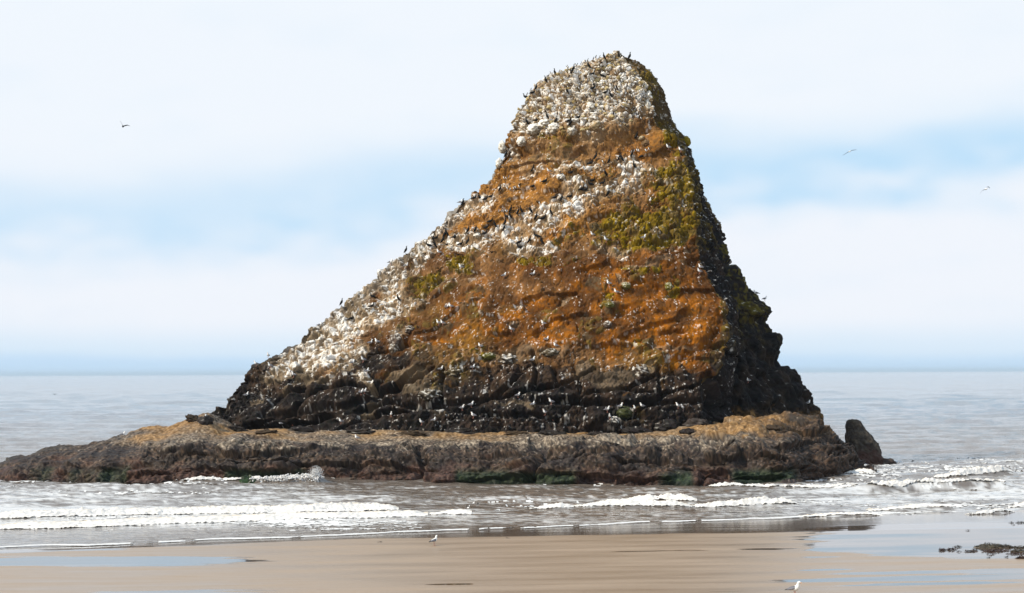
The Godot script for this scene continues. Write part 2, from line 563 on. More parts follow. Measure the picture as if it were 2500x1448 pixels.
	for r in rows:
		for c in cols:
			var i := r * cols + c
			var q := p[i]
			var nn := nd[i]
			var w := info[i]
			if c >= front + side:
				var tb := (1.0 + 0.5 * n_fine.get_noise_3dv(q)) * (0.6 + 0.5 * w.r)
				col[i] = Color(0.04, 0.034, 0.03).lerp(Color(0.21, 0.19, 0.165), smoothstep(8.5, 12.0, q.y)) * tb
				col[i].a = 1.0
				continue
			var wx := n_warp.get_noise_3dv(q) * 1.7
			var wy := n_warp.get_noise_3d(q.x + 70.0, q.y, q.z) * 1.3
			var fx := clampf((q.x + wx - ZX0) / ZS, 0.0, ZW - 2.0)
			var fy := clampf((q.y + wy - ZY0) / ZS, 0.0, ZH - 2.0)
			var iz := (int(fy) * ZW + int(fx)) * ZK
			var tan_ := zones[iz + 3]
			var bright := zones[iz + 5]
			var t1 := n_tone.get_noise_3dv(q)
			var t2 := n_fine.get_noise_3dv(q)
			var t3 := n_speck.get_noise_3dv(q)
			var tone := 1.0 + 0.45 * t1 + 0.35 * t2 + 0.35 * t3
			var cv := val[i].x
			var cw := val[i].y
			var pt := n_patch.get_noise_3dv(q)
			var rust := Color(0.095, 0.035, 0.006).lerp(Color(0.275, 0.092, 0.004), clampf(bright * 0.7 + t1 * 1.1 + pt * 0.6, 0.0, 1.0))
			rust = rust.lerp(Color(0.185, 0.092, 0.014), smoothstep(0.0, 0.45, pt + t2 * 0.4) * 0.8)
			if q.y > 17.0:
				rust = rust.lerp(Color(0.37, 0.175, 0.040), smoothstep(16.5, 20.0, q.y) * 0.75 * (1.0 - 0.6 * smoothstep(0.6, 0.75, float(c) / front)))
			rust = rust.lerp(Color(0.075, 0.036, 0.014), clampf(t2 * 1.8 + 0.24 + t1 * -0.5 - cw * 0.15, 0.0, 0.78))
			var cc := rust.lerp(Color(0.25, 0.15, 0.068).lerp(Color(0.15, 0.085, 0.04), clampf(0.5 + t2 * 1.5, 0, 1)), clampf(tan_ * (0.75 + t1), 0.0, 0.9))
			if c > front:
				cc = cc.lerp(Color(0.055, 0.040, 0.012), 0.75)  # shade of the right face mixed into its colour as dark olive
			if c < front:
				cc = cc.lerp(Color(0.085, 0.075, 0.066), 0.85 * smoothstep(0.09, 0.04, float(c) / front) * smoothstep(23.0, 20.0, q.y))
			var ol := Color(0.150, 0.098, 0.005).lerp(Color(0.055, 0.043, 0.008), clampf(0.4 + t1 * 1.0 - cv * 0.4, 0.0, 1.0))
			ol = ol.lerp(Color(0.235, 0.155, 0.004), clampf(t2 * 0.9 + cw * 0.6, 0.0, 0.85))
			ol = ol.lerp(Color(0.10, 0.065, 0.025), smoothstep(0.35, 0.9, -cv) * 0.7)
			var up := clampf(nn.y, -0.4, 1.0)
			var lichen := (0.45 if c > front and q.y < 22.0 else 1.0) * smoothstep(0.42, 0.66, w.b * (0.55 + 0.55 * w.r) + t1 * 0.30 + cv * 0.10)  # lichen weakened on the right face, part of its painted shade
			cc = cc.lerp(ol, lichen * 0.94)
			var sh := Color(0.020, 0.0155, 0.013).lerp(Color(0.066, 0.036, 0.017), clampf(0.30 + t1 * 1.5 + cv * 0.15, 0.0, 1.0))
			var below := smoothstep(9.0, 5.0, q.y)
			sh = sh.lerp(Color(0.015, 0.0135, 0.0135), below * 0.7)
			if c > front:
				sh = sh.lerp(Color(0.014, 0.012, 0.012), 0.75)  # rock tone lowered again on the right face, painted shade
			if cbig.get_noise_3dv(q) > 0.62:
				cc = cc.lerp(Color(0.085, 0.06, 0.032).lerp(ol, 0.5 if cv > 0.0 else 0.0), 0.7 * smoothstep(0.1, 0.5, w.r))
			var dk := smoothstep(0.3, 0.75, w.a + t1 * 0.3 + t2 * 0.12)
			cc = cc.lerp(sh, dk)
			if dk > 0.3 and w.b > 0.2:
				cc = cc.lerp(ol, smoothstep(0.25, 0.6, w.b + t1 * 0.4) * 0.6 * clampf(w.r, 0, 1))
			cc = Color(cc.r * tone, cc.g * tone, cc.b * tone)
			cc = cc.lerp(Color(0.36, 0.27, 0.17), clampf(w.g * 0.55 + t1 * 0.3, 0.0, 0.6) * smoothstep(0.25, 0.5, w.g))
			# droppings: on the tops of stones, and trickles below them
			var drip := n_drip.get_noise_3d(q.x * 1.5, q.y * 0.28, q.z * 0.6)
			var g := w.g * (0.42 + 0.35 * w.r) + cv * 0.17 * w.g + cw * 0.27 * w.g + up * 0.30 * w.g + t3 * 0.20 + t1 * 0.20 + drip * 0.20 * w.g
			var guano := smoothstep(0.50, 0.80, g) * smoothstep(0.05, 0.35, w.r)
			if w.g < 0.3:
				guano = maxf(guano, smoothstep(0.52, 0.72, t3 * 0.8 + up * 0.24 + drip * 0.35 + t1 * 0.22 + cw * 0.12 + w.g * 0.3) * 0.6)
				guano = maxf(guano, smoothstep(0.5, 0.8, drip * 0.6 + t3 * 0.35 + 0.55 * smoothstep(0.10, 0.0, absf(ledge[i] + 0.02)) + w.g) * 0.55 * smoothstep(0.0, 0.25, pt + 0.2))
			cc = cc.lerp(Color(0.73, 0.715, 0.68).lerp(Color(0.46, 0.385, 0.28), clampf(0.20 + t2 * 1.2 - cw * 0.5, 0.0, 1.0)), guano * 0.95)
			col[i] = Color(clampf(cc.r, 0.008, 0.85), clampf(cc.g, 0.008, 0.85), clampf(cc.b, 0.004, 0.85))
			# loose stones
			if c < front + side and r > 4:
				var chance := 0.0
				var kind := -1
				if w.g > 0.5 and q.y > 27.0:
					chance = 0.013
					kind = 0
				elif w.g > 0.55:
					chance = 0.0016
					kind = 1 if q.y > 12.5 else 3
				elif w.b > 0.55:
					chance = 0.0006
					kind = 2
				elif w.a > 0.5 and float(c) / front < 0.13:
					chance = 0.006
					kind = 4
				elif w.a < 0.5:
					chance = 0.0013
					kind = 5
				if kind >= 0 and rng.randf() < chance:
					stone_at.push_back(disp[i])
					stone_n.push_back(nn)
					stone_size.push_back((0.05 + 0.20 * pow(rng.randf(), 2.6)) * (1.25 if kind == 0 else 0.75))
					stone_kind.push_back(kind)
	record(disp)
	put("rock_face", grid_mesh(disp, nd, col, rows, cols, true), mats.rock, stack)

func build_flank(stack: Node3D) -> void:   # the black mass behind the right-hand edge
	var edge := [2075, 1110, 2040, 1060, 2012, 1030, 2003, 1010, 1993, 985, 1973, 950, 1953, 910, 1918, 885, 1916, 865, 1913, 840, 1903, 820, 1878, 800, 1871, 785, 1887, 773, 1889, 760, 1868, 730, 1843, 712, 1813, 690, 1788, 660, 1776, 640, 1768, 610, 1755, 590]
	var hs := PackedFloat32Array()
	var xs := PackedFloat32Array()
	for s in range(0, edge.size(), 2):
		var p0 := at(edge[s], edge[s + 1], 146.0)
		hs.push_back(p0.y)
		xs.push_back(p0.x)
	var rows := int(240 * Q)
	var cols := int(330 * Q)
	var p := PackedVector3Array()
	p.resize(rows * cols)
	var top := hs[hs.size() - 1]
	for r in rows:
		var h := lerpf(0.8, top, float(r) / (rows - 1))
		var xr := lut(hs, xs, h)
		var xl := at(1660, 900, 143.0).x
		for c in cols:
			var s := float(c) / (cols - 1)
			var x := 0.0
			var d := 0.0
			if s < 0.8:
				var e := s / 0.8
				x = lerpf(xl, xr, e)
				d = lerpf(139.5, 142.5, clampf(h / 18.0, 0, 1)) + (146.0 - lerpf(139.5, 142.5, clampf(h / 18.0, 0, 1))) * pow(e, 2.2)
			else:
				var e := (s - 0.8) / 0.2
				x = lerpf(xr, xl, 0.5 - 0.5 * cos(e * PI))
				d = 146.0 + 5.0 * sin(e * PI * 0.5)
			p[r * cols + c] = Vector3(x, h, -d)
	var n := grid_normals(p, rows, cols, false)
	var n_big := noise(41, 0.22, 3)
	var c_big := cells(43, 0.4)
	var c_mid := cells(47, 1.0)
	var c_small := cells(53, 2.2)
	var n_fine := noise(59, 2.0, 3)
	var n_tone := noise(61, 0.5, 3)
	var info := PackedFloat32Array()
	info.resize(rows * cols)
	for i in p.size():
		var q := p[i]
		var k1 := smoothstep(0.0, 0.4, c_big.get_noise_3dv(q) + 1.0)
		var k2 := smoothstep(0.0, 0.4, c_mid.get_noise_3dv(q) + 1.0)
		var k3 := smoothstep(0.0, 0.4, c_small.get_noise_3dv(q) + 1.0)
		var a := n_big.get_noise_3dv(q) * 0.7 + (k1 - 0.7) * 0.45 + (k2 - 0.7) * 0.2 + (k3 - 0.7) * 0.09 + n_fine.get_noise_3dv(q) * 0.07
		info[i] = k2 * 0.5 + k3 * 0.5
		p[i] = q + n[i] * a
	n = grid_normals(p, rows, cols, false)
	var col := PackedColorArray()
	col.resize(p.size())
	for i in p.size():
		var q := p[i]
		var t := n_tone.get_noise_3dv(q)
		var f := n_fine.get_noise_3dv(q)
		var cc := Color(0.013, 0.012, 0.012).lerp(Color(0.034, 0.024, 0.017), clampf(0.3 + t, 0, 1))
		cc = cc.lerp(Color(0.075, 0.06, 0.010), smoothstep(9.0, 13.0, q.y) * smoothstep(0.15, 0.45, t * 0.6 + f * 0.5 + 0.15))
		cc = cc.lerp(Color(0.23, 0.135, 0.055), smoothstep(4.6, 3.4, q.y + t * 1.2) * clampf(0.6 + f, 0, 1))
		cc = cc.lerp(Color(0.5, 0.48, 0.44), smoothstep(0.62, 0.8, f * 0.8 + n[i].y * 0.35 + t * 0.3) * 0.6)
		var tone := 1.0 + 0.5 * f
		col[i] = Color(cc.r * tone, cc.g * tone, cc.b * tone)
	record(p)
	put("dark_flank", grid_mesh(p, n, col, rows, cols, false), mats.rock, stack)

func build_shelf(stack: Node3D) -> void:
	# profile along depth for each x: foot in the water, steep front, gentle top running under the stack
	var foot_x := PackedFloat32Array()
	var foot_d := PackedFloat32Array()
	for f in [[-260, 1182], [0, 1177], [500, 1178], [1000, 1178], [1300, 1182], [1500, 1184], [1700, 1184], [1935, 1182], [2000, 1172], [2060, 1168], [2125, 1157], [2150, 1152]]:
		var q := on_sea(f[0], f[1])
		foot_x.push_back(q.x)
		foot_d.push_back(-q.z)
	var crest_x := PackedFloat32Array()
	var crest_h := PackedFloat32Array()
	for f in [[-260, 1185], [0, 1146], [140, 1114], [300, 1094], [400, 1084], [600, 1080], [1000, 1086], [1300, 1082], [1500, 1080], [1700, 1084], [1850, 1088], [1950, 1094], [2040, 1106], [2090, 1130], [2125, 1156], [2150, 1175]]:
		var q := at(f[0], f[1], lut(foot_x, foot_d, at(f[0], f[1], 125.0).x) + 3.2)
		crest_x.push_back(q.x)
		crest_h.push_back(q.y)
	var back_x := PackedFloat32Array()
	var back_h := PackedFloat32Array()
	for f in [[-260, 1175], [0, 1127], [60, 1107], [110, 1090], [140, 1081], [180, 1083], [240, 1076], [300, 1058], [360, 1046], [385, 1043], [410, 1046], [440, 1030], [480, 1011], [505, 1004], [525, 1012], [580, 1048], [1000, 1052], [1300, 1058], [1500, 1060], [1620, 1048], [1700, 1026], [1800, 1014], [1900, 1018], [1990, 1008], [2012, 1025], [2060, 1071], [2090, 1102], [2115, 1136], [2127, 1156], [2150, 1175]]:
		var q := at(f[0], f[1], 134.5)
		back_x.push_back(q.x)
		back_h.push_back(q.y)
	var cols := int(1450 * Q)
	var rows := int(210 * Q)
	var x0 := -44.0
	var x1: float = at(2140, 1160, 133).x
	var p := PackedVector3Array()
	p.resize(rows * cols)
	var n_edge := noise(67, 0.14, 3)
	for c in cols:
		var x := lerpf(x0, x1, float(c) / (cols - 1))
		var d0 := lut(foot_x, foot_d, x) + n_edge.get_noise_2d(x, 0.0) * 0.7
		var hc := lut(crest_x, crest_h, x) + n_edge.get_noise_2d(x * 1.3, 50.0) * 0.45 + n_edge.get_noise_2d(x * 4.0, 90.0) * 0.22
		var hb := lut(back_x, back_h, x)
		hc = minf(hc, hb + 0.1)
		var kx := PackedFloat32Array([0.0, 0.06, 0.22, 0.36, 0.50, 0.88, 0.94, 1.0])
		var dist := minf(134.5, 140.0) - d0
		dist = maxf(dist, 3.0)
		var wd := minf(3.2, dist * 0.4)
		var kd := PackedFloat32Array([d0 - 0.1, d0 + 0.1, d0 + 0.9, d0 + wd * 0.62, d0 + wd * 1.15, d0 + dist, d0 + dist + 1.6, d0 + dist + 7.0])
		var kh := PackedFloat32Array([-1.0, -0.25, hc * 0.36, hc * 0.74, hc, hb, hb - 0.1, -0.8])
		for r in rows:
			var f := float(r) / (rows - 1)
			p[r * cols + c] = Vector3(x, lut(kx, kh, f), -lut(kx, kd, f))
	# soften the kinks of the profile
	for pass_ in 2:
		var s := p.duplicate()
		for r in range(2, rows - 2):
			for c in cols:
				var i := r * cols + c
				p[i] = (s[i - 2 * cols] + s[i - cols] + s[i] + s[i + cols] + s[i + 2 * cols]) * 0.2
	var n := grid_normals(p, rows, cols, false)
	var n_big := noise(71, 0.22, 3)
	var c_big := cells(73, 0.5)
	var c_mid := cells(79, 1.4)
	var c_small := cells(83, 3.2)
	var n_fine := noise(89, 3.0, 3)
	var n_tone := noise(97, 0.35, 4)
	var n_long := noise(101, 0.5, 3)
	var n_speck := noise(103, 4.2, 3)
	var info := PackedColorArray()
	info.resize(p.size())
	for i in p.size():
		var q := p[i]
		var wob := n_tone.get_noise_3dv(q)
		var k1 := smoothstep(0.0, 0.5, c_big.get_noise_3d(q.x * 0.6, q.y * 1.5, q.z) + 1.0)
		var k2 := smoothstep(0.0, 0.45, c_mid.get_noise_3d(q.x * 0.8, q.y * 1.3, q.z) + 1.0)
		var k3 := smoothstep(0.0, 0.5, c_small.get_noise_3dv(q) + 1.0)
		var ledge := n_long.get_noise_3d(q.x * 0.16, q.y * 2.2, q.z * 0.25)
		var a := n_big.get_noise_3dv(q) * 0.45 + (k1 - 0.7) * 0.42 + (k2 - 0.7) * 0.15 + (k3 - 0.7) * 0.045 + n_fine.get_noise_3dv(q) * 0.05 + ledge * 0.18 + (smoothstep(-0.06, 0.06, n_long.get_noise_3d(q.x * 0.12 + 40.0, q.y * 1.7 + q.x * 0.02, q.z * 0.2)) - 0.5) * 0.5 + n_speck.get_noise_3dv(q) * 0.03 * smoothstep(-131.0, -127.5, q.z)
		a *= 0.35 + 0.65 * maxf(smoothstep(-129.5, -127.0, q.z), smoothstep(12.0, 16.0, q.x))
		a -= crack_at(shelf_crack, q.x + wob * 0.4, q.y) if q.z > -131.0 else 0.0
		info[i] = Color(k2, k3, wob, a)
		p[i] = q + n[i] * a
	n = grid_normals(p, rows, cols, false)
	var col := PackedColorArray()
	col.resize(p.size())
	for i in p.size():
		var q := p[i]
		var w := info[i]
		var f := n_fine.get_noise_3dv(q)
		var s := n_speck.get_noise_3dv(q)
		var l := n_long.get_noise_3d(q.x * 0.3, q.y, q.z * 0.3)
		var h := q.y + w.b * 0.9 + l * 0.25
		var right_ := smoothstep(13.5, 20.0, q.x + w.b * 6.0)
		var left_ := smoothstep(-14.0, -26.0, q.x + w.b * 6.0)
		# from the water up: weed and red-brown, mussels, pale barnacles, ochre
		var cc := Color(0.040, 0.024, 0.019).lerp(Color(0.085, 0.046, 0.034), clampf(0.4 + f * 1.3, 0, 1))
		var mussel := Color(0.022, 0.017, 0.014).lerp(Color(0.085, 0.057, 0.039), clampf(0.40 + f * 1.3 + s * 0.7, 0, 1))
		var patch := n_tone.get_noise_3d(q.x * 0.7 + 30.0, q.y * 2.0, q.z)
		mussel = mussel.lerp(Color(0.028, 0.022, 0.020), clampf(0.35 + patch * 2.2 + 0.3 * right_, 0.0, 0.85))
		mussel = mussel.lerp(Color(0.10, 0.050, 0.032), smoothstep(0.1, 0.5, -patch) * 0.5 * smoothstep(1.9, 1.0, h))
		cc = cc.lerp(mussel, smoothstep(0.5, 1.2, h + f * 0.3))
		var pale := Color(0.20, 0.155, 0.11).lerp(Color(0.36, 0.30, 0.225), clampf(0.3 + s * 1.2, 0, 1))
		cc = cc.lerp(pale, smoothstep(2.3, 2.95, h + 0.3 * f + 0.25 * n[i].y) * (1.0 - 0.8 * right_) * (1.0 - 0.45 * left_) * clampf(0.55 + s * 0.9 + patch * 0.8, 0, 1))
		var ochre := Color(0.17, 0.088, 0.028).lerp(Color(0.30, 0.185, 0.082), clampf(0.45 + f * 1.2, 0, 1))
		if right_ > 0.0:
			cc = cc.lerp(Color(0.022, 0.017, 0.014).lerp(Color(0.075, 0.045, 0.028), clampf(0.4 + f * 1.3 + s * 0.6, 0, 1)), right_ * 0.8)
		var deep := smoothstep(-128.5, -131.5, q.z + w.b * 1.6)
		var patch_r := smoothstep(11.0, 14.5, q.x + w.b * 3.0) * smoothstep(21.0, 18.5, q.x + w.b * 4.0) * smoothstep(2.9, 3.5, q.y + w.b * 0.9)
		cc = cc.lerp(ochre, patch_r * clampf(0.75 + l, 0.0, 0.95))
		cc = cc.lerp(ochre, deep * smoothstep(2.3, 3.0, q.y + w.b * 0.5) * clampf(0.62 + l * 1.2 + patch * 0.8, 0, 1) * (1.0 - 0.55 * right_))
		if q.z < -133.4:
			cc = cc.lerp(Color(0.04, 0.035, 0.03), smoothstep(0.1, 0.35, w.b + f * 0.2) * 0.8)
		cc = cc.lerp(Color(0.014, 0.028, 0.016).lerp(Color(0.032, 0.060, 0.022), clampf(f + s * 0.5, 0, 1)), smoothstep(1.15, 0.6, q.y + l * 0.3) * smoothstep(-0.16, 0.06, n_tone.get_noise_2d(q.x * 0.35, 7.0)) * 0.85)
		cc = cc.lerp(Color(0.50, 0.44, 0.37), smoothstep(0.45, 0.7, s + f * 0.2) * 0.32 * smoothstep(0.8, 1.6, h))
		var tone := (0.92 + 0.45 * f + 0.25 * s) * (0.55 + 0.45 * smoothstep(-0.1, 0.35, q.y))
		col[i] = Color(clampf(cc.r * tone, 0.006, 0.8), clampf(cc.g * tone, 0.006, 0.8), clampf(cc.b * tone, 0.006, 0.8))
	record(p)
	put("rock_shelf", grid_mesh(p, n, col, rows, cols, false), mats.wet_rock, stack)

# a round boulder: an ellipsoid broken by noise
func boulder_mesh(seed_: int, size: Vector3, tone: Color, topped: float, segs := 28, rings := 18, rough := 0.16) -> ArrayMesh:
	var nz := noise(seed_, 1.3, 3)
	var cl := cells(seed_ + 1, 0.9)
	var p := PackedVector3Array()
	for r in rings:
		var la := lerpf(-PI * 0.5, PI * 0.5, float(r) / (rings - 1))
		for c in segs:
			var lo := TAU * c / segs
			var v := Vector3(cos(la) * sin(lo), sin(la), cos(la) * cos(lo))
			var k := 1.0 + rough * nz.get_noise_3dv(v * 1.3) * 2.0 + 0.10 * (smoothstep(0.0, 0.4, cl.get_noise_3dv(v * 1.2) + 1.0) - 0.7)
			p.push_back(v * size * 0.5 * k)
	var n := grid_normals(p, rings, segs, true)
	for c in segs:
		n[c] = Vector3.DOWN
		n[(rings - 1) * segs + c] = Vector3.UP
	var col := PackedColorArray()
	for i in p.size():
		var t := nz.get_noise_3dv(p[i] * 5.0)
		var dr := nz.get_noise_3d(p[i].x * 9.0, p[i].y * 0.8, p[i].z * 9.0)
		var cc := tone * (1.0 + 0.5 * t)
		cc = cc.lerp(Color(0.72, 0.69, 0.62), smoothstep(0.25, 0.7, topped * (0.55 + 0.6 * n[i].y) + dr * 0.5 + t * 0.2))
		cc.a = 1.0
		col.push_back(cc)
	return grid_mesh(p, n, col, rings, segs, true)

# an angular stone of 32 flat faces, cut by a few planes
func stone_mesh(seed_: int, tint: Color, dark_tint: Color) -> ArrayMesh:
	var g := RandomNumberGenerator.new()
	g.seed = seed_
	var st := SurfaceTool.new()
	st.begin(Mesh.PRIMITIVE_TRIANGLES)
	st.set_smooth_group(-1)
	var planes := []
	for k in 9:
		planes.push_back([Vector3(g.randfn(), g.randfn(), g.randfn()).normalized(), g.randf_range(0.38, 0.7)])
	var o := [Vector3.RIGHT, Vector3.BACK, Vector3.LEFT, Vector3.FORWARD]
	var tris := []
	for k in 4:
		tris.push_back([o[k], o[(k + 1) % 4], Vector3.UP])
		tris.push_back([o[(k + 1) % 4], o[k], Vector3.DOWN])
	for t in tris:
		var m := [((t[0] + t[1]) * 0.5).normalized(), ((t[1] + t[2]) * 0.5).normalized(), ((t[2] + t[0]) * 0.5).normalized()]
		for s in [[t[0], m[0], m[2]], [m[0], t[1], m[1]], [m[2], m[1], t[2]], [m[0], m[1], m[2]]]:
			var v := []
			for q in s:
				var w: Vector3 = q
				for pl in planes:
					w -= pl[0] * maxf(0.0, w.dot(pl[0]) - pl[1])
				v.push_back(w)
			var nn: Vector3 = (v[1] - v[0]).cross(v[2] - v[0])
			if nn.dot(v[0] + v[1] + v[2]) > 0:
				v.reverse()
				nn = -nn
			var c := tint.lerp(dark_tint, clampf(0.35 - nn.normalized().y * -0.5 + g.randf_range(-0.2, 0.2), 0.0, 1.0)) if g.randf() < 0.8 else dark_tint  # darker tone towards the underside, and on some faces at random
			st.set_color(c)
			for q in v:
				st.add_vertex(q)
	st.generate_normals()
	return st.commit()

func build_stones(stack: Node3D) -> void:
	var tints := [
		[Color(0.62, 0.58, 0.50), Color(0.40, 0.30, 0.17)], [Color(0.60, 0.55, 0.47), Color(0.36, 0.24, 0.12)], [Color(0.155, 0.12, 0.010), Color(0.085, 0.065, 0.012)],
		[Color(0.52, 0.50, 0.46), Color(0.10, 0.085, 0.07)], [Color(0.045, 0.040, 0.038), Color(0.026, 0.024, 0.023)], [Color(0.13, 0.075, 0.035), Color(0.08, 0.045, 0.020)]]
	var cap_tints := [[Color(0.74, 0.71, 0.65), Color(0.42, 0.33, 0.2)], [Color(0.76, 0.74, 0.70), Color(0.30, 0.23, 0.15)], [Color(0.46, 0.37, 0.20), Color(0.26, 0.18, 0.07)], [Color(0.33, 0.27, 0.19), Color(0.20, 0.14, 0.08)]]
	var meshes := []
	for k in 6:
		var row := []
		for v in 4:
			var t: Array = cap_tints[v] if k == 0 else tints[k]
			row.push_back(stone_mesh(900 + k * 10 + v, t[0], t[1]))
		meshes.push_back(row)
	var order := range(stone_at.size())
	order.sort_custom(func(a, b): return stone_size[a] > stone_size[b])
	rng.seed = 77
	var rest := {}
	var count := 0
	for i in order:
		var s := stone_size[i]
		var basis := Basis.from_euler(Vector3(rng.randf() * TAU, rng.randf() * TAU, rng.randf() * TAU)).scaled(Vector3(s * rng.randf_range(0.85, 1.3), s * rng.randf_range(0.6, 0.9), s * rng.randf_range(0.85, 1.2)))
		var t := Transform3D(basis, stone_at[i] + stone_n[i] * s * 0.25)
		var v := rng.randi() % 4
		var k := stone_kind[i]
		if count < 270:
			var o := put("stone", meshes[k][v], mats.stone, stack)
			o.transform = t
			count += 1
		else:
			var key := k * 4 + v
			if not rest.has(key):
				rest[key] = []
			rest[key].push_back(t)
	for key in rest:
		var mm := MultiMesh.new()
		mm.transform_format = MultiMesh.TRANSFORM_3D
		mm.mesh = meshes[key / 4][key % 4]
		mm.instance_count = rest[key].size()
		for j in rest[key].size():
			mm.set_instance_transform(j, rest[key][j])
		var o := MultiMeshInstance3D.new()
		o.multimesh = mm
		o.material_override = mats.stone
		o.name = "loose_stones" if not stack.has_node("loose_stones") else "loose_stones_%03d" % key
		o.set_meta("kind", "stuff")
		stack.add_child(o, true)
	# boulders one can pick out: px, py, width, height, tilt, colour, how white on top
	var grey := Color(0.30, 0.25, 0.18)
	var named := [
		[1303, 316, 34, 27, 18, grey, 0.9], [1328, 303, 32, 22, 22, grey, 0.9], [1353, 314, 30, 28, 0, grey, 0.85], [1397, 320, 24, 22, 0, grey, 0.7], [1278, 309, 17, 20, 0, Color(0.36, 0.27, 0.17), 0.6],
		[1274, 345, 24, 24, 40, grey, 0.95], [1227, 360, 20, 30, 10, grey, 0.8], [1219, 386, 16, 22, 0, grey, 0.85], [1216, 404, 12, 14, 0, grey, 0.7], [1677, 345, 18, 26, 15, Color(0.20, 0.145, 0.012), 0.0],
		[1565, 337, 17, 9, 25, Color(0.40, 0.32, 0.2), 0.1], [1577, 350, 21, 17, 0, Color(0.16, 0.10, 0.05), 0.2], [1455, 306, 26, 24, 0, Color(0.33, 0.24, 0.13), 0.35], [1443, 262, 20, 26, 30, grey, 0.9],
		[1400, 295, 32, 12, 15, grey, 0.8], [1582, 260, 16, 26, 0, grey, 0.7], [1370, 432, 24, 16, 0, grey, 0.9], [1165, 575, 18, 14, 0, grey, 0.9],
		[966, 832, 34, 34, 0, Color(0.10, 0.07, 0.05), 0.42], [962, 852, 26, 30, 0, Color(0.09, 0.065, 0.045), 0.35], [1490, 745, 26, 16, 0, Color(0.10, 0.09, 0.02), 0.25], [1632, 702, 22, 26, 0, Color(0.13, 0.11, 0.015), 0.35],
		[1528, 698, 24, 18, 0, Color(0.14, 0.12, 0.03), 0.35], [1484, 792, 20, 18, 0, Color(0.10, 0.07, 0.05), 0.5], [1345, 862, 44, 22, 0, Color(0.08, 0.06, 0.035), 0.3], [1195, 870, 36, 20, 0, Color(0.09, 0.085, 0.02), 0.3],
		[1500, 1030, 32, 26, 0, Color(0.05, 0.045, 0.043), 0.45], [1525, 1008, 42, 30, 0, Color(0.045, 0.05, 0.02), 0.1], [500, 1030, 40, 30, 20, Color(0.035, 0.03, 0.028), 0.1], [570, 1046, 56, 18, -6, Color(0.03, 0.025, 0.022), 0.05], [650, 1052, 50, 14, 4, Color(0.05, 0.036, 0.024), 0.0], [735, 1050, 64, 20, -3, Color(0.026, 0.022, 0.02), 0.05], [880, 1052, 70, 18, 3, Color(0.03, 0.024, 0.02), 0.1], [1010, 1056, 60, 16, -4, Color(0.045, 0.032, 0.02), 0.0], [1130, 1054, 80, 20, 2, Color(0.024, 0.02, 0.018), 0.1], [1260, 1058, 50, 14, 0, Color(0.05, 0.034, 0.02), 0.0], [1350, 1056, 70, 20, -5, Color(0.026, 0.022, 0.019), 0.05], [1450, 1062, 60, 18, 4, Color(0.03, 0.024, 0.02), 0.1], [1560, 1052, 70, 26, -8, Color(0.022, 0.019, 0.018), 0.05], [1630, 1040, 60, 34, 10, Color(0.022, 0.019, 0.018), 0.05], [1680, 1052, 44, 22, 0, Color(0.026, 0.021, 0.019), 0.05], [1745, 1018, 60, 26, -10, Color(0.022, 0.019, 0.018), 0.05], [1900, 1050, 60, 24, -15, Color(0.05, 0.036, 0.025), 0.0], [1960, 1060, 50, 30, -20, Color(0.026, 0.02, 0.017), 0.0], [475, 1020, 44, 18, -20, Color(0.04, 0.03, 0.022), 0.0], [1240, 872, 40, 24, 0, Color(0.09, 0.07, 0.05), 0.5],
		[1050, 960, 50, 28, 0, Color(0.07, 0.055, 0.04), 0.4], [1565, 905, 44, 40, 0, Color(0.07, 0.05, 0.035), 0.4], [1110, 905, 40, 28, 0, Color(0.08, 0.06, 0.03), 0.35], [1700, 1035, 60, 30, 0, Color(0.05, 0.04, 0.035), 0.1], [1000, 800, 22, 18, 0, Color(0.11, 0.08, 0.06), 0.4]]
	var j := 0
	for b in named:
		var q := spot(b[0], b[1])
		var sc := -q.z / F
		var o := put("boulder", boulder_mesh(1300 + j * 7, Vector3(b[2] * sc, b[3] * sc, minf(b[2], b[3] * 1.6) * sc), b[5], b[6], 30, 20, 0.16 if j < 29 else 0.34), mats.rock, stack)
		var w := at(b[0], b[1], -q.z)
		if w.y > q.y + 0.12 or j >= 29:
			w.y = minf(w.y, q.y - b[3] * sc * 0.08)
		o.position = Vector3(w.x, w.y, q.z - b[3] * sc * 0.12)
		o.rotation.z = deg_to_rad(b[4])
		j += 1

